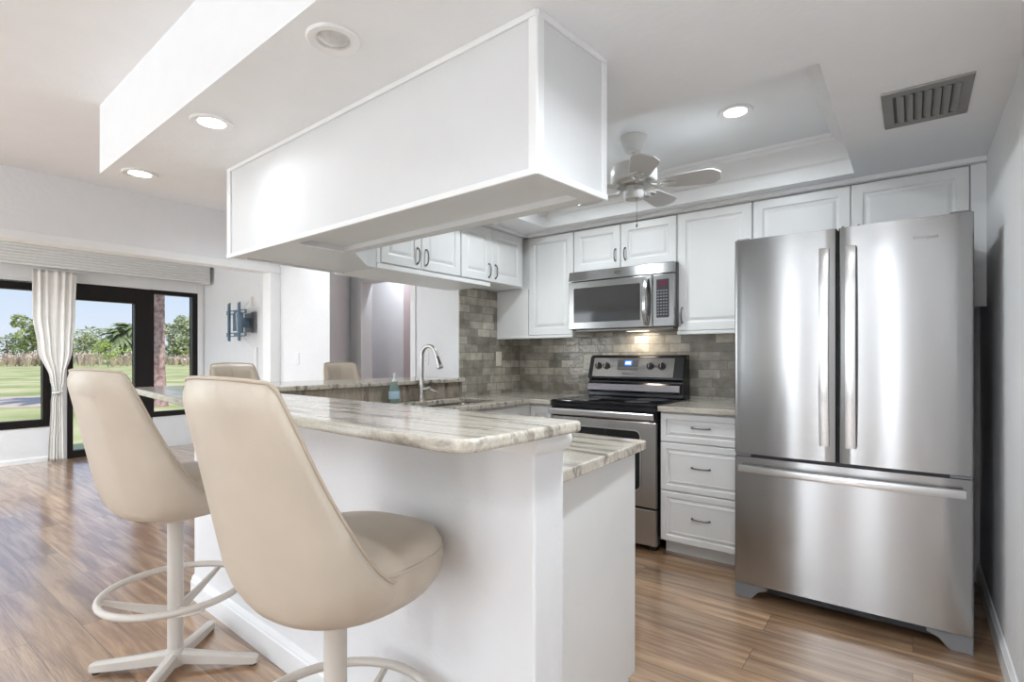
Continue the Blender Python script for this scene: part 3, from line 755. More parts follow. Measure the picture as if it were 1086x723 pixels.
# ================================================================== range
rx0, rx1 = -2.005, -1.243
t = thing('electric_range', (-1.62, 3.4, 0), 'freestanding stainless steel electric range with black glass cooktop', 'stove')
yd = 3.10
obj('body', MB().box(rx0+0.004, rx1-0.004, yd+0.03, YB-0.03, 0.045, 0.895), M_black, t, smooth=0, bevel=0.003)
for x in (rx0+0.03, rx1-0.07):
    obj('foot', MB().box(x, x+0.04, yd+0.05, yd+0.09, 0.0, 0.046), M_blackp, t, smooth=0)
o = obj('cooktop', MB().box(rx0, rx1, yd-0.012, 3.64, 0.893, 0.912), M_glassk, t, smooth=0, bevel=0.006, seg=3)
for cx, cy, r_ in ((-1.82, 3.24, 0.105), (-1.43, 3.24, 0.08), (-1.82, 3.49, 0.075), (-1.43, 3.49, 0.10)):
    obj('burner_ring', MB().lathe([(r_, 0), (r_+0.004, 0.0), (r_+0.004, 0.0004), (r_, 0.0004), (r_, 0)], (cx, cy, 0.9121), 48), M_ring, t)
obj('front_rail', MB().box(rx0, rx1, yd-0.008, yd+0.03, 0.862, 0.892), M_black, t, smooth=0, bevel=0.004)
dr = obj('oven_door', MB().box(rx0+0.003, rx1-0.003, yd-0.005, yd+0.028, 0.272, 0.800), M_ssd, t, smooth=0, bevel=0.006, seg=3)
obj('door_top_band', MB().box(rx0+0.003, rx1-0.003, yd-0.002, yd+0.028, 0.801, 0.860), M_black, t, smooth=0, bevel=0.003)
def rr_xz(x0, x1, z0, z1, r_): return [(p[0], 0, p[1]) for p in rounded([(x0, z0), (x1, z0), (x1, z1), (x0, z1)], r_, 6)]
wf = rr_xz(-1.895, -1.352, 0.375, 0.740, 0.035)
obj('window_trim', MB().rings([[(p[0], yd-0.0075, p[2]) for p in rr_xz(-1.905, -1.342, 0.365, 0.750, 0.042)], [(p[0], yd-0.0075, p[2]) for p in rr_xz(-1.895, -1.352, 0.375, 0.740, 0.035)], [(p[0], yd-0.002, p[2]) for p in rr_xz(-1.895, -1.352, 0.375, 0.740, 0.035)]], False, False), M_ssh, dr, smooth=0)
obj('window', MB().extrude([(p[0], yd-0.0065, p[2]) for p in wf], (0, 0.003, 0)), M_glassk, dr, smooth=0)
hb = MB(); hpts = []
hb.extrude([(rx0+0.006, yd-0.052, 0.815), (rx0+0.006, yd-0.056, 0.822), (rx0+0.006, yd-0.056, 0.850), (rx0+0.006, yd-0.050, 0.857), (rx0+0.006, yd-0.038, 0.857), (rx0+0.006, yd-0.034, 0.850), (rx0+0.006, yd-0.034, 0.820), (rx0+0.006, yd-0.04, 0.815)], (rx1-rx0-0.012, 0, 0))
for x in (rx0+0.03, rx1-0.06): hb.box(x, x+0.03, yd-0.036, yd-0.001, 0.822, 0.848)
obj('handle', hb, M_ssh, dr, smooth=0, bevel=0.002)
obj('storage_drawer', MB().box(rx0+0.003, rx1-0.003, yd-0.005, yd+0.028, 0.040, 0.262), M_ssd, t, smooth=0, bevel=0.006, seg=3)
# backguard
bgd = obj('backguard', MB().extrude([(rx0+0.02, 3.585, 0.914), (rx0+0.02, 3.60, 1.03), (rx0+0.02, 3.585, 1.045), (rx0+0.02, 3.635, 1.205), (rx0+0.02, 3.66, 1.218), (rx0+0.02, 3.725, 1.218), (rx0+0.02, 3.725, 0.914)], (rx1-rx0-0.03, 0, 0)), M_black, t, smooth=0, bevel=0.006, seg=3)
PA = Vector((0, 3.5885, 1.058)); PB = Vector((0, 3.632, 1.196)); pv = (PB-PA).normalized(); pn = Vector((0, -pv.z, pv.y)); Lp = (PB-PA).length
def onp(x, s_, off=0.0): return Vector((x, 0, 0))+PA+pv*s_+pn*off
def slab(x0, x1, s0, s1, off0, off1, r_=0.0):
    pol = rounded([(x0, s0), (x1, s0), (x1, s1), (x0, s1)], r_, 4) if r_ else [(x0, s0), (x1, s0), (x1, s1), (x0, s1)]
    return MB().extrude([onp(p[0], p[1], off0) for p in pol], pn*(off1-off0))
cp = obj('control_panel', slab(rx0+0.052, rx1-0.080, 0.0, Lp, -0.002, 0.0035, 0.008), M_ssd, bgd, smooth=0)
obj('end_cap', slab(rx0+0.018, rx0+0.050, -0.015, Lp+0.008, -0.002, 0.004), M_blackp, bgd, smooth=0, bevel=0.003)
obj('end_cap', slab(rx1-0.078, rx1-0.012, -0.015, Lp+0.008, -0.002, 0.004), M_blackp, bgd, smooth=0, bevel=0.003)
obj('lower_bar', MB().extrude([(rx0+0.03, 3.555, 0.945), (rx0+0.03, 3.550, 0.96), (rx0+0.03, 3.556, 1.005), (rx0+0.03, 3.57, 1.018), (rx0+0.03, 3.60, 1.018), (rx0+0.03, 3.60, 0.945)], (rx1-rx0-0.05, 0, 0)), simple('dark_polished_steel', (0.17, 0.155, 0.155), 0.2, 1.0), bgd, smooth=0, bevel=0.003)
for x in (-1.908, -1.842, -1.497, -1.410):
    base = onp(x, 0.082, 0.0035)
    a1 = pn
    mbk = MB().tube([base, base+a1*0.006, base+a1*0.007, base+a1*0.022, base+a1*0.024], [0.026, 0.026, 0.020, 0.019, 0.016], 20)
    k = obj('knob', mbk, M_blackp, bgd, smooth=40)
    obj('grip', MB().add([base+a1*0.0235+Vector((s1*0.004, 0, 0))+pv*(s2*0.018) for s1, s2 in ((-1, -1), (1, -1), (1, 1), (-1, 1))]+[base+a1*0.031+Vector((s1*0.003, 0, 0))+pv*(s2*0.016) for s1, s2 in ((-1, -1), (1, -1), (1, 1), (-1, 1))], [(0, 1, 2, 3), (4, 5, 6, 7), (0, 1, 5, 4), (1, 2, 6, 5), (2, 3, 7, 6), (3, 0, 4, 7)]), M_ssh, k, smooth=0)
obj('keypad', slab(-1.752, -1.590, 0.052, 0.128, 0.003, 0.0055, 0.006), simple('keypad_grey', (0.12, 0.12, 0.125), 0.35), bgd, smooth=0)
obj('display', slab(-1.697, -1.640, 0.086, 0.122, 0.0052, 0.0062), M_bluedisp, bgd, smooth=0)
def planeM(c, U, V, Wn):
    U, V, Wn = Vector(U), Vector(V), Vector(Wn)
    return Matrix(((U.x, V.x, Wn.x, c.x), (U.y, V.y, Wn.y, c.y), (U.z, V.z, Wn.z, c.z), (0, 0, 0, 1)))
word('clock_digits', '888', 0.026, planeM(onp(-1.668, 0.104, 0.0068), (1, 0, 0), pv, pn), M_digits, bgd)
word('logo', 'Whirlpool', 0.022, planeM(onp(-1.665, 0.024, 0.0042), (1, 0, 0), pv, pn), M_print, bgd)
kb = MB()
for i in range(9):
    for j in range(2):
        x = -1.742+i*0.0175; s_ = 0.060+j*0.010
        kb.extrude([onp(x, s_, 0.0055), onp(x+0.008, s_, 0.0055), onp(x+0.008, s_+0.003, 0.0055), onp(x, s_+0.003, 0.0055)], pn*0.0004)
obj('key_print', kb, M_printw, bgd, smooth=0)

# ================================================================== microwave
ym = 3.34; mx0, mx1 = -2.014, -1.222
t = thing('microwave', (-1.62, 3.5, 1.40), 'stainless steel over-the-range microwave with dark window and keypad', 'microwave')
obj('body', MB().box(mx0+0.004, mx1-0.0, ym+0.045, YB-0.012, 1.400, 1.824), M_ssdark, t, smooth=0)
obj('vent_trim', MB().extrude([(mx0, ym+0.046, 1.752), (mx0, ym-0.002, 1.752), (mx0, ym+0.012, 1.822), (mx0, ym+0.046, 1.826)], (mx1-mx0-0.004, 0, 0)), M_ss, t, smooth=0, bevel=0.003)
xs = -1.372
dr = obj('door', MB().box(mx0, xs, ym, ym+0.044, 1.404, 1.746), M_ss, t, smooth=0, bevel=0.004)
obj('window', MB().extrude([(p[0], ym-0.0015, p[2]) for p in rr_xz(mx0+0.045, xs-0.085, 1.452, 1.700, 0.006)], (0, 0.004, 0)), simple('microwave_window', (0.05, 0.048, 0.045), 0.06), dr, smooth=0)
pts = []
for k in range(15):
    s_ = -1+2*k/14
    pts.append((xs-0.040, ym-0.006-0.038*(1-abs(s_)**2.4), 1.572+0.155*s_))
obj('handle', MB().tube(pts, 0.016, 12, flat=0.55), M_ssh, dr, smooth=60)
cpn = obj('control_panel', MB().box(xs+0.004, mx1-0.004, ym, ym+0.044, 1.404, 1.746), M_ss, t, smooth=0, bevel=0.004)
obj('keypad', MB().extrude([(p[0], ym-0.0012, p[2]) for p in rr_xz(xs+0.030, mx1-0.036, 1.462, 1.712, 0.004)], (0, 0.003, 0)), M_blackp, cpn, smooth=0)
obj('display', MB().box(xs+0.040, mx1-0.046, ym-0.002, ym-0.0006, 1.668, 1.702), M_redisp, cpn, smooth=0)
kb = MB()
for j in range(9):
    for i in range(4):
        kb.box(xs+0.036+i*0.0185, xs+0.048+i*0.0185, ym-0.0016, ym-0.0011, 1.478+j*0.0195, 1.486+j*0.0195)
obj('key_print', kb, simple('dim_printed_keys', (0.22, 0.22, 0.23), 0.5), cpn, smooth=0)
# small swirl emblem on the vent band
ec = Vector((-1.62, ym+0.004, 1.79))
obj('emblem', MB().tube([ec+Vector((0.016*math.cos(a)*1.6, -0.0035+(0.002 if abs(a) > 9 else 0), 0.009*math.sin(a))) for a in [0.5+k*0.35 for k in range(15)]], 0.0012, 6), M_print, t)
obj('grease_filter', MB().box(mx0+0.03, mx1-0.03, ym+0.06, YB-0.08, 1.392, 1.399), M_pewter, t, smooth=0)
tl_ = area('task_glow', (0, 0, 0), 0.14, 0.6, color=(1, 0.90, 0.76)); tl_.parent = t; tl_.location = (0.02, 0.13, -0.013)
lamp = obj('task_light', MB().box(-1.68, -1.52, ym+0.26, ym+0.33, 1.392, 1.399), simple('warm_task_lens', (0.9, 0.85, 0.75), 0.4, emit=(1.0, 0.85, 0.6), estr=2.5), t, smooth=0)

# ================================================================== refrigerator
fx0, fx1, yf = -0.718, 0.197, 2.80
t = thing('refrigerator', (-0.26, 3.2, 0), 'tall stainless steel french-door refrigerator against the right wall', 'refrigerator')
obj('body', MB().box(fx0+0.004, fx1-0.004, yf+0.078, 3.62, 0.06, 1.765), M_ssdark, t, smooth=0, bevel=0.004)
def bulged(x0, x1, z0, z1, bul=0.006, sag=0.0):
    """door skin: flat slab with softly rolled side edges"""
    n = 14; pr = []
    for k in range(n+1):
        s_ = k/n; e_ = min(s_, 1-s_)*(x1-x0)
        y = yf+0.018*max(0, 1-e_/0.018)**2
        pr.append((x0+(x1-x0)*s_, y))
    # extra samples at the edges
    pr = [(x0, yf+0.016), (x0+0.002, yf+0.008), (x0+0.006, yf+0.003), (x0+0.014, yf)]
    for k in range(1, 10):
        s_ = k/10; pr.append((x0+0.014+(x1-x0-0.028)*s_, yf-bul*math.sin(PI*s_)))
    pr += [(x1-0.014, yf), (x1-0.006, yf+0.003), (x1-0.002, yf+0.008), (x1, yf+0.016)]
    pr += [(x1, yf+0.072), (x0, yf+0.072)]
    return MB().prism(pr, z0, z1)
xm = -0.272
dL = obj('door', bulged(fx0, xm-0.003, 0.722, 1.786), M_ss, t, smooth=25)
dR = obj('door', bulged(xm+0.003, fx1, 0.722, 1.786), M_ss, t, smooth=25)
dF = obj('freezer_drawer', bulged(fx0, fx1, 0.078, 0.706), M_ss, t, smooth=25)
for d, xh in ((dL, xm-0.050), (dR, xm+0.052)):
    pts = []; n = 16
    rs = []
    for k in range(n+1):
        s_ = -1+2*k/n; z = 1.246+0.45*s_; yy = yf-0.030-0.022*(1-s_*s_)
        rs.append([(xh-0.021, yy+0.010, z), (xh-0.019, yy-0.003, z), (xh, yy-0.006, z), (xh+0.019, yy-0.003, z), (xh+0.021, yy+0.010, z), (xh, yy+0.014, z)])
    mb = MB().rings(rs)
    for z in (0.805, 1.66): mb.box(xh-0.010, xh+0.010, yf-0.026, yf+0.004, z, z+0.03)
    obj('handle', mb, M_ssh, d, smooth=40)
rs = []
for k in range(21):
    s_ = -1+2*k/20; x = -0.2605+0.430*s_; yy = yf-0.030-0.028*(1-s_*s_)
    rs.append([(x, yy+0.010, 0.633), (x, yy-0.004, 0.635), (x, yy-0.007, 0.652), (x, yy-0.004, 0.668), (x, yy+0.010, 0.670), (x, yy+0.013, 0.652)])
mb = MB().rings(rs)
for x in (-0.68, 0.13): mb.box(x, x+0.03, yf-0.026, yf+0.004, 0.642, 0.662)
obj('handle', mb, M_ssh, dF, smooth=40)
obj('gasket', MB().box(fx0+0.01, fx1-0.01, yf+0.02, yf+0.078, 0.706, 0.722), M_blackp, t, smooth=0)
obj('centre_gasket', MB().box(xm-0.003, xm+0.003, yf+0.03, yf+0.078, 0.722, 1.78), M_blackp, t, smooth=0)
for x in (fx0+0.005, fx1-0.075):
    obj('hinge', MB().box(x, x+0.07, yf+0.005, yf+0.05, 0.708, 0.720), M_greyfoot, t, smooth=0, bevel=0.003)
    obj('top_hinge', MB().box(x, x+0.06, yf+0.03, yf+0.14, 1.766, 1.80), M_greyfoot, t, smooth=0, bevel=0.004)
obj('toe_grille', MB().box(fx0+0.08, fx1-0.10, yf+0.06, yf+0.09, 0.028, 0.076), M_blackp, t, smooth=0)
for s_, x in ((1, fx0+0.002), (-1, fx1-0.002)):
    pol = [(x, yf+0.01, 0.0), (x+s_*0.075, yf+0.01, 0.0), (x+s_*0.085, yf+0.01, 0.012), (x+s_*0.11, yf+0.01, 0.040), (x+s_*0.15, yf+0.01, 0.056), (x+s_*0.15, yf+0.01, 0.074), (x, yf+0.01, 0.074)]
    obj('foot', MB().extrude(pol, (0, 0.07, 0)), M_greyfoot, t, smooth=0, bevel=0.004)
word('logo', 'Whirlpool', 0.020, planeM(Vector((0.042, yf-0.0065, 1.702)), (1, 0, 0), (0, 0, 1), (0, -1, 0)), simple('grey_logo_metal', (0.28, 0.28, 0.28), 0.4, 0.6), dR)
obj('sticker', MB().box(fx1-0.0045, fx1-0.003, yf+0.30, yf+0.36, 1.62, 1.70), M_sticker, t, smooth=0)

# ================================================================== outlets, switches
def plate(loc, Nn, m, label, duplex=False, gang=1):
    t = thing('outlet' if duplex else 'light_switch', loc, label, 'outlet' if duplex else 'switch')
    n_ = Vector(Nn); u = Vector((0, 0, 1)).cross(n_); c = Vector(loc)
    wd = 0.036*gang+0.0
    pol = lambda a, b_, off: [c+u*(-a)+Vector((0, 0, -b_))+n_*off, c+u*a+Vector((0, 0, -b_))+n_*off, c+u*a+Vector((0, 0, b_))+n_*off, c+u*(-a)+Vector((0, 0, b_))+n_*off]
    obj('cover_plate', MB().rings([pol(wd, 0.059, 0.0005), pol(wd, 0.059, 0.003), pol(wd-0.003, 0.056, 0.006)]), m, t, smooth=0)
    if duplex:
        for dz in (-0.021, 0.021):
            q = c+Vector((0, 0, dz))+n_*0.006
            o = obj('receptacle', MB().tube([q-n_*0.001, q+n_*0.002], 0.0155, 18), m, t)
            ms = MB()
            for s_ in (-1, 1):
                qq = q+u*(s_*0.006)+Vector((0, 0, 0.003))+n_*0.0012
                ms.extrude([qq-u*0.001-Vector((0, 0, 0.004)), qq+u*0.001-Vector((0, 0, 0.004)), qq+u*0.001+Vector((0, 0, 0.004)), qq-u*0.001+Vector((0, 0, 0.004))], n_*0.0012)
            obj('slots', ms, M_blackp, o, smooth=0)
    else:
        for k in range(gang):
            q = c+u*((k-(gang-1)/2)*0.046)
            obj('rocker', MB().extrude([q-u*0.016-Vector((0, 0, 0.033))+n_*0.004, q+u*0.016-Vector((0, 0, 0.033))+n_*0.004, q+u*0.016+Vector((0, 0, 0.033))+n_*0.004, q-u*0.016+Vector((0, 0, 0.033))+n_*0.004], n_*0.005), m, t, smooth=0, bevel=0.001)
    return t
plate((XL+0.009, 3.44, 1.19), (1, 0, 0), M_plate, 'ivory switch plate on the side wall tile near the corner')
plate((-2.075, YB-0.009, 1.165), (0, -1, 0), M_plate, 'ivory outlet on the tile just left of the stove', True)
plate((-3.50, YT, 1.19), (0, -1, 0), M_platew, 'white double outlet plate on the white wall behind the faucet', True, 1)
plate((-4.68, 2.78, 1.19), (0, -1, 0), M_platew, 'white switch plate on the dining wall left of the hallway')

# ================================================================== recessed lights, vent
def can_light(x, y, z, r_, label, lit, power=18, group=None, spread=150):
    t = thing('recessed_light', (x, y, z), label, 'ceiling light', group)
    obj('trim_ring', MB().lathe([(r_*0.62, -0.001), (r_*0.66, -0.006), (r_*0.95, -0.009), (r_, -0.005), (r_, 0.0), (r_*0.62, 0.0), (r_*0.62, -0.001)], (x, y, z), 40), M_trim, t)
    if lit:
        obj('lens', MB().lathe([(0.0, -0.004), (r_*0.62, -0.004), (r_*0.62, -0.001), (0.0, -0.001)], (x, y, z), 32), M_lens, t)
        lo = area('lamp_glow', (x, y, z-0.012), r_*1.2, power, spread=spread)
        lo.parent = t; lo.location = (0, 0, -0.012)
    else:
        obj('lens', MB().lathe([(0.0, -0.016), (r_*0.3, -0.013), (r_*0.48, -0.006), (r_*0.6, -0.001), (r_*0.6, 0.0), (0.0, 0.0)], (x, y, z), 32), M_lens_off, t)
    return t
can_light(-1.405, 0.952, ZK, 0.080, 'unlit recessed eyeball light nearest the camera above the bulkhead', False)
can_light(-2.30, 0.985, ZK, 0.080, 'lit recessed light, middle of three on the dropped ceiling', True, 0.8, spread=160)
can_light(-3.24, 1.030, ZK, 0.080, 'small recessed light at the far left corner of the dropped ceiling', True, 0.7, spread=160)
can_light(-0.675, 2.655, zt, 0.080, 'bright round light in the kitchen tray ceiling', True, 3.8, spread=165)
can_light(-0.22, 1.15, ZK, 0.080, 'added recessed fill light in the kitchen ceiling over the aisle', True, 5)  # lamp added out of view to brighten the aisle
can_light(-4.1, 2.25, ZH, 0.080, 'added recessed fill light over the dining side of the bar', True, 3.5)  # added behind the bulkhead, lifts the dining side and stools
can_light(0.05, 0.35, ZH, 0.080, 'added recessed fill light over the right end of the living room', True, 4)  # unseen lamp added as fill
can_light(-1.78, 2.655, zt, 0.080, 'added round fill light in the kitchen tray ceiling beyond the fan', True, 5.5, spread=165)  # second tray lamp, added out of sight to brighten the kitchen
# the living-room ceiling goes on overhead, behind the camera; its downlights are added fill
for x, y in ((-1.0, -1.6), (-2.9, -1.6), (-4.2, -0.4)):
    can_light(x, y, ZH, 0.09, 'added recessed fill light in the high living room ceiling overhead', True, 3, 'added living room fill downlights')
can_light(-6.3, 0.9, 2.47, 0.09, 'added recessed fill light in the sunroom ceiling', True, 18)  # added out of view to lighten the sunroom

def added_uplighter(x, y, label, power):  # unseen lamp added to bounce fill light off the ceiling
    t = thing('added_uplighter_lamp', (x, y, 0), label, 'added fill lamp')
    obj('base', MB().lathe([(0, 0), (0.14, 0), (0.14, 0.012), (0.03, 0.03), (0, 0.03)], (x, y, 0), 28), M_nickel, t)
    obj('pole', MB().cyl((x, y, 0.028), (x, y, 1.66), 0.012), M_nickel, t)
    obj('bowl', MB().lathe([(0.012, 1.65), (0.10, 1.68), (0.17, 1.74), (0.20, 1.80), (0.195, 1.80), (0.16, 1.745), (0.09, 1.69), (0.0, 1.67)], (x, y, 0), 32), M_trim, t, smooth=60)
    lo = area('lamp_glow', (0, 0, 1.79), 0.34, power, (PI, 0, 0)); lo.parent = t
added_uplighter(-0.9, -2.4, 'added uplighter behind the camera, bouncing fill off the living room ceiling', 27)
added_uplighter(-3.6, -2.4, 'added unseen uplighter filling the living room by the open side', 22)
t = thing('air_vent', (0.04, 2.555, ZK), 'grey metal air vent with slanted louvres in the kitchen ceiling', 'air vent')
vx0, vx1, vy0, vy1 = -0.095, 0.172, 2.370, 2.738
obj('frame', MB().rings([[(a, b_, ZK-0.0005) for a, b_ in ((vx0, vy0), (vx1, vy0), (vx1, vy1), (vx0, vy1))], [(a, b_, ZK-0.008) for a, b_ in ((vx0+0.003, vy0+0.003), (vx1-0.003, vy0+0.003), (vx1-0.003, vy1-0.003), (vx0+0.003, vy1-0.003))], [(a, b_, ZK-0.008) for a, b_ in ((vx0+0.035, vy0+0.045), (vx1-0.035, vy0+0.045), (vx1-0.035, vy1-0.045), (vx0+0.035, vy1-0.045))], [(a, b_, ZK-0.001) for a, b_ in ((vx0+0.035, vy0+0.045), (vx1-0.035, vy0+0.045), (vx1-0.035, vy1-0.045), (vx0+0.035, vy1-0.045))]], False, False), M_vent, t, smooth=0)
obj('backing', MB().box(vx0+0.034, vx1-0.034, vy0+0.044, vy1-0.044, ZK-0.0015, ZK-0.0003), M_gap, t, smooth=0)
for k in range(7):
    x = vx0+0.045+k*0.0275
    obj('louvre', MB().extrude([(x, vy0+0.046, ZK-0.003), (x+0.022, vy0+0.046, ZK-0.013), (x+0.0235, vy0+0.046, ZK-0.0115), (x+0.0015, vy0+0.046, ZK-0.002)], (0, vy1-vy0-0.092, 0)), M_vent, t, smooth=0)

# ================================================================== ceiling fan
FX, FY = -1.185, 2.635
t = thing('ceiling_fan', (FX, FY, zt), 'white five-blade ceiling fan hanging in the kitchen tray ceiling', 'ceiling fan')
obj('canopy', MB().lathe([(0.0, 0.0), (0.070, 0.0), (0.070, -0.010), (0.058, -0.045), (0.045, -0.075), (0.036, -0.083), (0.0, -0.083)], (FX, FY, zt-0.001), 32), M_fan, t)
obj('downrod', MB().cyl((FX, FY, zt-0.08), (FX, FY, 2.235), 0.013), M_fan, t)
obj('motor_housing', MB().lathe([(0.0, 0.0), (0.03, 0.0), (0.08, -0.008), (0.112, -0.022), (0.122, -0.045), (0.122, -0.095), (0.115, -0.108), (0.07, -0.116), (0.0, -0.116)], (FX, FY, 2.238), 40), M_fan, t, smooth=30)
obj('vent_band', MB().lathe([(0.06, 0.0), (0.098, 0.0), (0.092, -0.016), (0.05, -0.018), (0.06, 0.0)], (FX, FY, 2.124), 32), M_brass, t)
obj('switch_housing', MB().lathe([(0.0, 0.0), (0.05, 0.0), (0.052, -0.006), (0.052, -0.055), (0.045, -0.066), (0.02, -0.070), (0.0, -0.070)], (FX, FY, 2.108), 28), M_fan, t)
obj('pull_chain', MB().cyl((FX+0.03, FY-0.03, 2.045), (FX+0.03, FY-0.03, 1.90), 0.0015, n=6).lathe([(0, 0), (0.005, 0.004), (0.005, 0.016), (0, 0.02)], (FX+0.03, FY-0.03, 1.882), 10), M_pewter, t)
for k in range(5):
    a = R(14+72*k); u = Vector((math.cos(a), math.sin(a), 0)); v = Vector((-u.y, u.x, 0)); c0 = Vector((FX, FY, 2.112))
    tilt = -0.24
    def bp(r_, s_, h=0.0): return c0+u*r_+v*s_+Vector((0, 0, s_*tilt+h))
    out2 = [(0.165, -0.040), (0.20, -0.052), (0.37, -0.066), (0.40, -0.062), (0.432, -0.030), (0.432, 0.030), (0.40, 0.062), (0.37, 0.066), (0.20, 0.052), (0.165, 0.040)]
    bl = obj('blade', MB().rings([[bp(r_, s_, 0) for r_, s_ in out2], [bp(r_, s_, 0.006) for r_, s_ in out2]]), M_blade, t, smooth=0, bevel=0.001)
    mi = MB().tube([c0+u*0.075+Vector((0, 0, 0.006)), c0+u*0.12+Vector((0, 0, -0.012)), c0+u*0.17+Vector((0, 0, -0.006)), c0+u*0.21+Vector((0, 0, -0.004))], [0.009, 0.011, 0.010, 0.006], 8)
    for s2 in (-1, 1):
        mi.tube([c0+u*0.12+Vector((0, 0, -0.010)), bp(0.145, s2*0.030, -0.008), bp(0.185, s2*0.034, -0.004), bp(0.215, s2*0.018, -0.003), bp(0.20, s2*0.004, -0.003)], 0.005, 8)
    obj('blade_iron', mi, M_fan, bl)

# ================================================================== bar stools
def make_stool():
    t = thing('bar_stool', (0, 0, 0), '', 'bar stool', 'cream swivel bar stools around the peninsula')
    # metal swivel base
    b0 = MB().lathe([(0.0, 0.02), (0.034, 0.02), (0.036, 0.03), (0.034, 0.075), (0.028, 0.085), (0.0, 0.085)], (0, 0, 0), 24)
    obj('hub', b0, M_creampaint, t)
    obj('column', MB().cyl((0, 0, 0.08), (0, 0, 0.60), 0.0275, n=28), M_creampaint, t)
    for k in range(4):
        a = R(29+90*k); u = Vector((math.cos(a), math.sin(a), 0)); v = Vector((-u.y, u.x, 0))
        rs = []
        for r_, hw, z0, z1 in ((0.02, 0.020, 0.028, 0.075), (0.16, 0.019, 0.018, 0.056), (0.29, 0.018, 0.010, 0.042), (0.305, 0.012, 0.012, 0.036)):
            rs.append([u*r_+v*(-hw)+Vector((0, 0, z0)), u*r_+v*hw+Vector((0, 0, z0)), u*r_+v*hw+Vector((0, 0, z1*0.86)), u*r_+v*hw*0.5+Vector((0, 0, z1)), u*r_-v*hw*0.5+Vector((0, 0, z1)), u*r_-v*hw+Vector((0, 0, z1*0.86))])
        lg = obj('leg', MB().rings(rs), M_creampaint, t, smooth=40)
        obj('glide', MB().cyl(u*0.285, u*0.285+Vector((0, 0, 0.012)), 0.014, 0.012, 12), M_rubber, lg)
    RR, zr = 0.240, 0.312
    ring = obj('foot_ring', MB().tube([(RR*math.cos(2*PI*k/56), RR*math.sin(2*PI*k/56), zr) for k in range(56)], 0.0125, 12, closed=True), M_creampaint, t, smooth=60)
    for k in range(3):
        a = R(-15+120*k); u = Vector((math.cos(a), math.sin(a), 0))
        v = Vector((-u.y, u.x, 0))
        rs = [[u*r_+v*(-w_)+Vector((0, 0, z-h_)), u*r_+v*w_+Vector((0, 0, z-h_)), u*r_+v*w_+Vector((0, 0, z+h_)), u*r_-v*w_+Vector((0, 0, z+h_))] for r_, z, w_, h_ in ((0.02, 0.225, 0.007, 0.020), (0.14, 0.262, 0.007, 0.014), (0.252, 0.302, 0.006, 0.008))]
        obj('brace', MB().rings(rs), M_creampaint, ring, smooth=0, bevel=0.002)
    obj('swivel_plate', MB().lathe([(0, 0.578), (0.07, 0.582), (0.09, 0.598), (0.09, 0.606), (0, 0.606)], (0, 0, 0), 24), M_creampaint, t)
    # upholstered bucket back
    PH = R(108); FC = R(36); ZT_, ZL, Z0 = 1.158, 0.655, 0.603
    def rim(ph):
        a = abs(ph)
        if a <= FC:
            return ZT_-0.010*(a/FC)**2
        s_ = (a-FC)/(PH-FC)
        g_ = (1-s_)**1.75
        sm = min(1, s_/0.30); drop = 0.075*sm*sm*(3-2*sm)*(1-s_)
        return ZL+(ZT_-0.010-ZL)*g_-drop*0.4
    def surf(ph, z, off=0.0, rm=None):
        q = max(0.0, min(1.0, (z-Z0)/(0.135)))
        rd = 0.50+0.50*math.sqrt(max(0, 1-(1-q)**2))
        if rm is not None: off = off+0.016*max(0.0, 1-(rm-z)/0.055)**2
        W = (0.238+(z-0.72)*(0.03))*rd-off
        Bk = (0.215+max(0, z-0.70)*0.25)*rd-off
        s_, c_ = math.sin(ph), math.cos(ph)
        x = W*math.copysign(abs(s_)**0.85, s_)
        Fr = 0.26*rd-off
        y = -Bk*abs(c_)**0.62 if c_ >= 0 else Fr*abs(c_)**0.75
        return Vector((x, y, z))
    nU, nV = 64, 26
    def zrow(ph, j): 
        f = j/nV
        return Z0+(rim(ph)-Z0)*(f**1.15)
    outer_g = [[surf(-PH+2*PH*i/nU, zrow(-PH+2*PH*i/nU, j), 0.0, rim(-PH+2*PH*i/nU)) for i in range(nU+1)] for j in range(nV+1)]
    inner_g = []
    for j in range(nV+1):
        row = []
        for i in range(nU+1):
            ph = -PH+2*PH*i/nU; z = max(zrow(ph, j), 0.628)
            edge = min(1.0, (rim(ph)-z)/0.05, (nU/2-abs(i-nU/2))/4.0)
            edge = max(0.0, edge)
            ch = 0.010*math.sqrt(abs(math.sin(ph*6.0)))*edge
            row.append(surf(ph, z, 0.020+0.014*math.sqrt(edge)+ch))
        inner_g.append(row)
    mb = MB(); n1_ = nU+1
    vs = [p for r_ in outer_g for p in r_]+[p for r_ in inner_g for p in r_]
    o2 = (nV+1)*n1_; fs = []
    for j in range(nV):
        for i in range(nU):
            a = j*n1_+i
            fs.append((a, a+1, a+1+n1_, a+n1_)); fs.append((o2+a, o2+a+n1_, o2+a+1+n1_, o2+a+1))
    for i in range(nU):
        a = nV*n1_+i; fs.append((a, a+1, o2+a+1, o2+a))
        fs.append((i, o2+i, o2+i+1, i+1))
    for j in range(nV):
        for i in (0, nU):
            a = j*n1_+i; fs.append((a, a+n1_, o2+a+n1_, o2+a))
    mb.add(vs, fs)
    bk = obj('backrest', mb, M_cream, t, smooth=55)
    rimpts = [outer_g[nV][i]*1.0+Vector((0, 0, 0.002)) for i in range(nU+1)]
    side = lambda i: [outer_g[j][i] for j in range(nV-1, 6, -3)]
    pth = list(reversed(side(0)))+rimpts+side(nU)
    obj('piping', MB().tube(pth, 0.0042, 8), M_pipe, bk, smooth=60)
    obj('bottom', MB().rings([[outer_g[0][i]*1.0+Vector((0, 0, 0.001)) for i in range(0, nU+1, 2)], [Vector((0, 0, 0.6))+(outer_g[0][i]-Vector((0, 0, Z0)))*0.1 for i in range(0, nU+1, 2)]], False, True, closed=True), M_cream, bk, smooth=60)
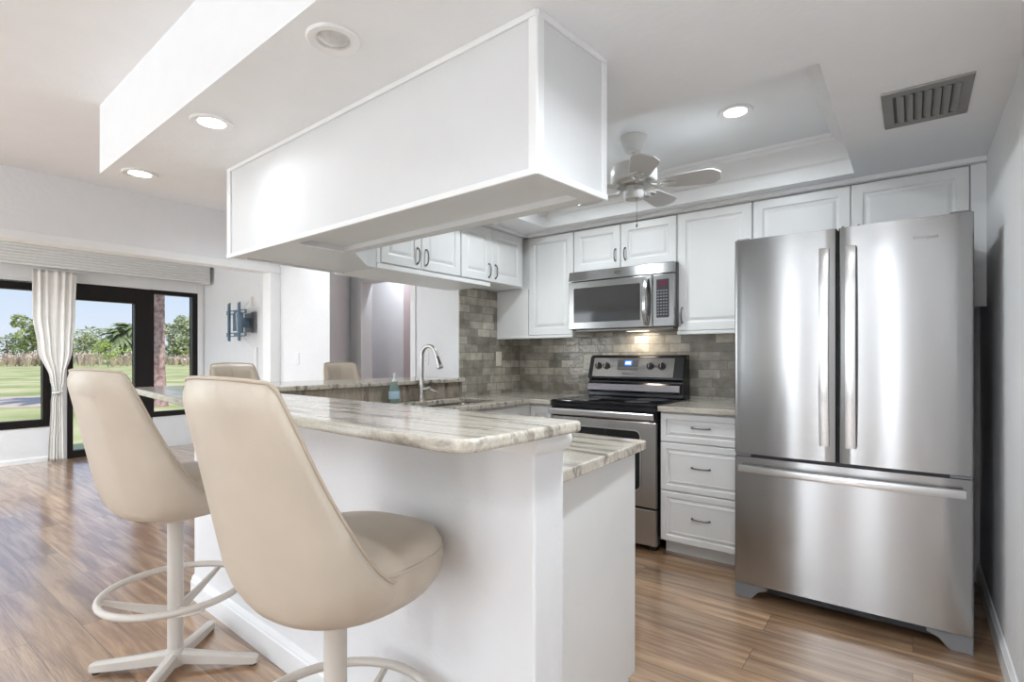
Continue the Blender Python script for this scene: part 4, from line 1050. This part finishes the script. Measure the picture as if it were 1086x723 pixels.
    sm_ = MB()
    for k in range(-2, 3):
        ph = k*PI/6.0
        sm_.tube([surf(ph, 0.76+(rim(ph)-0.04-0.76)*q/12, 0.0325) for q in range(13)], 0.0028, 6)
    obj('channel_seams', sm_, M_pipe, bk, smooth=60)
    # seat cushion
    def sr(rx, ry, z, cy=0.035, n=48):
        r_ = []
        for k in range(n):
            a = 2*PI*k/n; c_, s_ = math.cos(a), math.sin(a)
            r_.append((rx*math.copysign(abs(c_)**0.82, c_), cy+ry*math.copysign(abs(s_)**0.82, s_), z))
        return r_
    st = obj('seat', MB().rings([sr(0.165, 0.175, 0.610), sr(0.195, 0.205, 0.620), sr(0.215, 0.228, 0.650), sr(0.222, 0.236, 0.690), sr(0.219, 0.233, 0.722), sr(0.206, 0.220, 0.744), sr(0.176, 0.186, 0.757), sr(0.11, 0.12, 0.764), sr(0.03, 0.04, 0.766)]), M_cream, t, smooth=60)
    obj('piping', MB().tube([Vector(p) for p in sr(0.2205, 0.2345, 0.716)], 0.0035, 8, closed=True), M_cream, st, smooth=60)
    return t
stool = make_stool()
spots = [(-1.135, 0.775, R(6), 'cream bucket bar stool nearest the camera, its back covering the bar front'),
         (-2.265, 0.838, R(14), 'cream bar stool seen whole at far left with foot ring over the floor'),
         (-3.60, 1.80, R(-90), 'peach-cream channelled stool back just above the nearest stool, in front of the window'),
         (-3.56, 2.66, R(-90), 'channelled cream stool back beyond the bar near the hallway')]
for i, (x, y, rz, lab) in enumerate(spots):
    o = stool if i == 0 else copy_tree(stool)
    o.location = (x, y, 0); o.rotation_euler = (0, 0, rz); o['label'] = lab

# ================================================================== sunroom things
# tied curtain
t = thing('curtain', (-7.84, 1.66, 0), 'white floor-length curtain tied back at the middle of the left window', 'curtain')
def curt(z):
    # (centre, half width) along y
    pts = [(0.01, 1.665, 0.075), (0.70, 1.675, 0.055), (0.80, 1.680, 0.038), (0.95, 1.678, 0.065), (1.30, 1.660, 0.155), (1.70, 1.650, 0.190), (2.20, 1.655, 0.200)]
    for a, b_ in zip(pts, pts[1:]):
        if a[0] <= z <= b_[0]:
            f = (z-a[0])/(b_[0]-a[0]); f = f*f*(3-2*f)
            return a[1]+(b_[1]-a[1])*f, a[2]+(b_[2]-a[2])*f
    return pts[-1][1:]
rows = []; nc = 90; nr = 50
for j in range(nr+1):
    z = 0.012+(2.195-0.012)*j/nr; c_, hw = curt(z); row = []
    amp = 0.013 if hw > 0.05 else 0.012
    for i in range(nc+1):
        s_ = -1+2*i/nc
        y = c_+hw*s_
        x = -7.84+amp*math.sin(s_*PI*5.5+0.6*math.sin(z*1.3))+0.007*math.sin(s_*23+z*2)
        row.append((x, y, z))
    rows.append(row)
mb = MB().rings(rows, False, False, closed=False)
o = obj('fabric', mb, M_curtain, t, smooth=80)
s_ = o.modifiers.new('thickness', 'SOLIDIFY'); s_.thickness = 0.003
obj('tie_band', MB().tube([(-7.84+0.030*math.cos(a), 1.680+0.046*math.sin(a), 0.80+0.008*math.sin(a)) for a in [2*PI*k/24 for k in range(24)]], 0.009, 8, closed=True), M_curtain, t, smooth=60)
obj('rod', MB().cyl((-7.84, 1.42, 2.205), (-7.84, 1.89, 2.205), 0.006, n=10), M_trim, t)
# ribbed valance / shutter box
prof = [(-7.72, 2.47), (-7.72, 2.20), (-7.735, 2.20), (-7.735, 2.47)]
mb = MB()
mb.box(-7.99, -7.725, 0.2, 3.24, 2.445, 2.468).box(-7.99, -7.725, 3.25, 3.27, 2.21, 2.445)
pf = []
for k in range(8):
    z = 2.21+k*0.0325
    pf += [(-7.70, z), (-7.690, z+0.006), (-7.690, z+0.024), (-7.70, z+0.0285), (-7.703, z+0.0320)]
pf = [(x, z) for x, z in pf]+[(-7.725, 2.468), (-7.725, 2.21)]
mb.extrude([(x, 0.2, z) for x, z in pf], (0, 3.07, 0))
o = obj('shutter_valance', mb, M_val, smooth=0)
tag(o, 'long white ribbed valance box running above the sunroom windows', 'valance')
# tv wall mount
tx, tz, ty = -6.72, 1.64, YT
t = thing('tv_wall_mount', (tx, ty, tz), 'empty steel blue tv wall mount with loose cables', 'tv mount')
obj('wall_plate', MB().box(tx-0.10, tx+0.13, ty-0.012, ty-0.001, tz-0.12, tz+0.12).box(tx+0.10, tx+0.20, ty-0.035, ty-0.012, tz-0.13, tz+0.13), M_pewter, t, smooth=0, bevel=0.004)
obj('arm', MB().box(tx-0.025, tx+0.035, ty-0.14, ty-0.012, tz-0.06, tz+0.06).box(tx-0.10, tx+0.02, ty-0.16, ty-0.14, tz-0.11, tz+0.11).tube([(tx, ty-0.10, tz-0.13), (tx, ty-0.10, tz+0.13)], 0.022, 14), M_tvm, t, smooth=0, bevel=0.003)
for dz in (-0.155, 0.125):
    obj('rail', MB().box(tx-0.24, tx+0.26, ty-0.172, ty-0.160, tz+dz-0.026, tz+dz-0.014).box(tx-0.24, tx+0.26, ty-0.172, ty-0.160, tz+dz+0.014, tz+dz+0.026).box(tx-0.24, tx-0.20, ty-0.172, ty-0.160, tz+dz-0.014, tz+dz+0.014).box(tx+0.22, tx+0.26, ty-0.172, ty-0.160, tz+dz-0.014, tz+dz+0.014).box(tx-0.05, tx+0.05, ty-0.172, ty-0.160, tz+dz-0.014, tz+dz+0.014), M_tvm, t, smooth=0)
for dx in (-0.13, 0.13):
    obj('bracket', MB().extrude([(tx+dx-0.014, ty-0.176, tz-0.24), (tx+dx-0.014, ty-0.205, tz-0.23), (tx+dx-0.014, ty-0.205, tz+0.23), (tx+dx-0.014, ty-0.176, tz+0.25)], (0.028, 0, 0)), M_tvm, t, smooth=0, bevel=0.003)
cb = MB()
cb.tube([(tx-0.17-0.07*math.sin(a), ty-0.03, tz+0.02+0.22*math.cos(a)) for a in [k*PI/14 for k in range(0, 15)]], 0.004, 6)
cb.tube([(tx+0.05, ty-0.03, tz+0.26), (tx+0.08, ty-0.20, tz+0.1), (tx+0.10, ty-0.20, tz-0.1), (tx+0.17, ty-0.02, tz-0.34)], 0.005, 6)
o = obj('cable', cb, M_platew, t)
o = obj('cable_cover', MB().box(tx+0.16, tx+0.22, YT-0.025, YT, 0.10, 1.33), M_trim, smooth=0, bevel=0.003)
tag(o, 'narrow white cable cover strip running down below the tv mount', 'cable cover')
t = plate((tx+0.08, YT, tz+0.27), (0, -1, 0), M_plate, 'ivory outlet on the wall above the tv mount', True)
# red-brown door leaf standing open in the hall
o = struct('door_2', MB().box(-4.60, -3.75, 3.97, 4.01, 0.0, 2.03), M_red, smooth=0)
can_light(-4.25, 3.62, 2.42, 0.08, 'added recessed fill light in the hallway ceiling', True, 4.5, spread=180)  # unseen lamp added to brighten the hall recess
o2 = obj('door_knob', MB().lathe([(0.0, 0), (0.012, -0.004), (0.012, -0.03), (0.026, -0.04), (0.024, -0.06), (0.0, -0.066)], (-3.83, 3.97, 0.95), 16, 'Y'), M_nickel, o)

# ================================================================== outdoors
random.seed(4)
GZ = -0.15
o = obj('lawn', MB().add([(XW-0.2, -90, GZ), (-260, -170, GZ), (-260, 330, GZ), (XW-0.2, 90, GZ)], [(0, 1, 2, 3)]), M_lawn, smooth=0, keep=True)
tag(o, 'mown green golf course lawn outside the windows', 'lawn', kind='stuff')
def at(px, d, z=GZ):
    """ground point seen at photo column px, d metres deep (used to set where the garden things stand)"""
    s, c = math.sin(math.atan(425/560.0)), math.cos(math.atan(425/560.0)); r_ = (px-543)/560.0*d
    return Vector((-s*d+c*r_, c*d+s*r_, z))
c_ = at(10, 15.5)
o = obj('sand_patch', MB().prism([(c_.x+2.6*math.cos(a)*(1+0.2*math.sin(3*a))-0.5, c_.y+1.9*math.sin(a)*(1+0.15*math.cos(2*a)), 0) for a in [2*PI*k/28 for k in range(28)]], GZ+0.004, GZ+0.02), M_sand, smooth=0)
tag(o, 'bare pinkish sand patch in the lawn outside the left window', 'sand patch')
def foliage(mb, c, rx, rz, n, leaf, seed):
    rnd = random.Random(seed)
    for _ in range(n):
        th_ = rnd.uniform(0, 2*PI); u = rnd.uniform(-1, 1); rr = rnd.uniform(0.55, 1.0)
        q = math.sqrt(1-u*u)
        p = Vector((c[0]+rx*rr*q*math.cos(th_), c[1]+rx*rr*q*math.sin(th_), c[2]+rz*rr*u))
        a = Vector((rnd.uniform(-1, 1), rnd.uniform(-1, 1), rnd.uniform(-.6, .6))).normalized()
        b_ = a.cross(Vector((rnd.uniform(-1, 1), rnd.uniform(-1, 1), rnd.uniform(-1, 1)))).normalized()
        l = leaf*rnd.uniform(0.6, 1.3)
        mb.add([p-a*l, p+b_*l*0.45, p+a*l, p-b_*l*0.45], [(0, 1, 2, 3)])
def tree(px, d, h, wd, m, label, seed, n=900, trunkr=0.15, group=None, low=0.25):
    b_ = at(px, d); rnd = random.Random(seed)
    t = thing('tree', tuple(b_), label, 'tree', group)
    tp = []
    for k in range(7):
        tp.append((b_.x+0.05*h*math.sin(k*0.9+seed)*0.4, b_.y+0.05*h*math.cos(k*0.7+seed)*0.4, b_.z+h*0.75*k/6))
    mbt = MB().tube(tp, [trunkr*(1-0.12*k) for k in range(7)], 8)
    mb = MB()
    nb = 7
    for k in range(nb):
        a = rnd.uniform(0, 2*PI); rr = wd*0.32*rnd.uniform(0.2, 1)
        zc = b_.z+h*(low+(0.88-low)*(k+0.5)/nb)
        cc = (b_.x+rr*math.cos(a), b_.y+rr*math.sin(a), zc)
        mbt.tube([(b_.x, b_.y, zc-h*0.15), cc], [trunkr*0.4, trunkr*0.15], 6)
        f = 0.45+0.25*rnd.random()
        foliage(mb, cc, wd*0.5*f*(1.15-0.5*k/nb), h*0.15, n//nb, h*0.045, seed*10+k)
    obj('trunk', mbt, M_trunk, t)
    obj('crown', mb, m, t, smooth=0)
    return t
def palm(px, d, h, fr, label, seed, trunkr=0.2, nfr=26, group=None, flare=1.0, mt=None):
    b_ = at(px, d); rnd = random.Random(seed)
    t = thing('palm_tree', tuple(b_), label, 'palm tree', group)
    tp = [(b_.x, b_.y, b_.z+h*k/10) for k in range(11)]
    rr = [trunkr*(1+0.55*flare*max(0, 1-k/2.2)**2)*(1-0.02*k) for k in range(11)]
    obj('trunk', MB().tube(tp, rr, 16), mt or M_trunk, t)
    top = Vector(tp[-1]); mb = MB()
    for k in range(nfr):
        a = 2*PI*k*0.381966; el = rnd.uniform(-0.5, 1.2); u = Vector((math.cos(a), math.sin(a), 0)); v = Vector((-u.y, u.x, 0))
        prev = None
        for j in range(9):
            s_ = j/8; p = top+u*(fr*s_*math.cos(el*0.6))+Vector((0, 0, fr*(math.sin(el)*s_-0.75*s_*s_)))
            wd = fr*0.16*math.sin(PI*min(1, s_*0.9+0.12))
            if prev is not None and j % 1 == 0:
                q, w0 = prev
                for sg in (-1, 1):
                    mb.add([q, p, p+v*sg*wd*0.9-Vector((0, 0, wd*0.55))+u*wd*0.5, q+v*sg*w0*0.6-Vector((0, 0, w0*0.35))], [(0, 1, 2, 3)])
            prev = (p, wd)
    obj('fronds', mb, M_leafb if not mt else M_leafa, t, smooth=0)
    return t
bk = 'trees along the far edge of the golf course'
palm(168.5, 14.6, 6.2, 2.4, 'thick reddish-brown palm trunk just outside the right window', 3, 0.150, 22, flare=1.0, mt=M_bark)
tree(33, 95, 9.4, 7.5, M_leafa, 'airy green pine rising highest in the left window', 11, 1000, 0.22)
tree(8, 110, 6.8, 9, M_leafb, 'low dark tree at the left edge of the left window', 12, 900, 0.25, low=0.05)
tree(48, 115, 6.2, 12, M_leafb, 'dark tree partly behind the curtain edge', 13, 900, 0.25, low=0.05)
tree(90, 110, 7.0, 12, M_leafa, 'round green tree seen just right of the curtain', 14, 1100, 0.25, low=0.05)
tree(106, 116, 8.4, 13, M_leafd, 'pale grey-green tree, tallest in the middle of the glass door', 15, 1200, 0.25, low=0.05)
palm(128, 98, 5.6, 4.2, 'shaggy palm left of the doors right frame', 16, 0.3, 40)
palm(141, 100, 6.6, 4.6, 'taller shaggy palm touching the doors right frame', 17, 0.3, 40)
tree(118, 112, 5.2, 11, M_leafb, 'dark shrubby tree below the shaggy palms', 18, 900, 0.2, low=0.02)
tree(182, 100, 9.4, 9, M_leafd, 'tall pale green tree right of the palm trunk', 19, 1300, 0.25, low=0.03)
tree(200, 104, 10.0, 10, M_leafa, 'tall tree at the right edge of the right window', 20, 1300, 0.25, low=0.03)
tree(150, 112, 6.5, 12, M_leafb, 'dark tree hidden mostly behind the door frame', 21, 800, 0.25, low=0.03)
tree(115.5, 72, 3.9, 4.6, M_leafc, 'small yellow-green sapling standing alone on the lawn', 22, 420, 0.05, low=0.30)
rnd = random.Random(9)
tk = 0
for px in [2, 9, 15, 22, 29, 36, 43, 50, 84, 91, 98, 105, 121, 128, 135, 142, 164, 180, 187, 194, 201]:
    d = rnd.uniform(78, 92); b_ = at(px+rnd.uniform(-1, 1), d)
    mb = MB(); hh = rnd.uniform(1.7, 2.9)
    for k in range(150):
        a = rnd.uniform(0, 2*PI); sp_ = rnd.uniform(0.1, 1.0)*1.35
        u = Vector((math.cos(a), math.sin(a), 0)); v = Vector((-u.y, u.x, 0))*0.07
        h2 = hh*rnd.uniform(0.6, 1)
        p0 = b_+u*0.15*sp_; p1 = b_+u*sp_*0.6+Vector((0, 0, h2*0.75)); p2 = b_+u*sp_+Vector((0, 0, h2*rnd.uniform(0.55, 1)))
        mb.add([p0-v, p0+v, p1+v*1.5, p1-v*1.5], [(0, 1, 2, 3)]); mb.add([p1-v*1.5, p1+v*1.5, p2], [(0, 1, 2)])
    o = obj('ornamental_grass', mb, M_tuft, smooth=0)
    tag(o, 'clump of dry pinkish ornamental grass in the row before the far trees', 'ornamental grass', 'row of dry ornamental grass clumps')
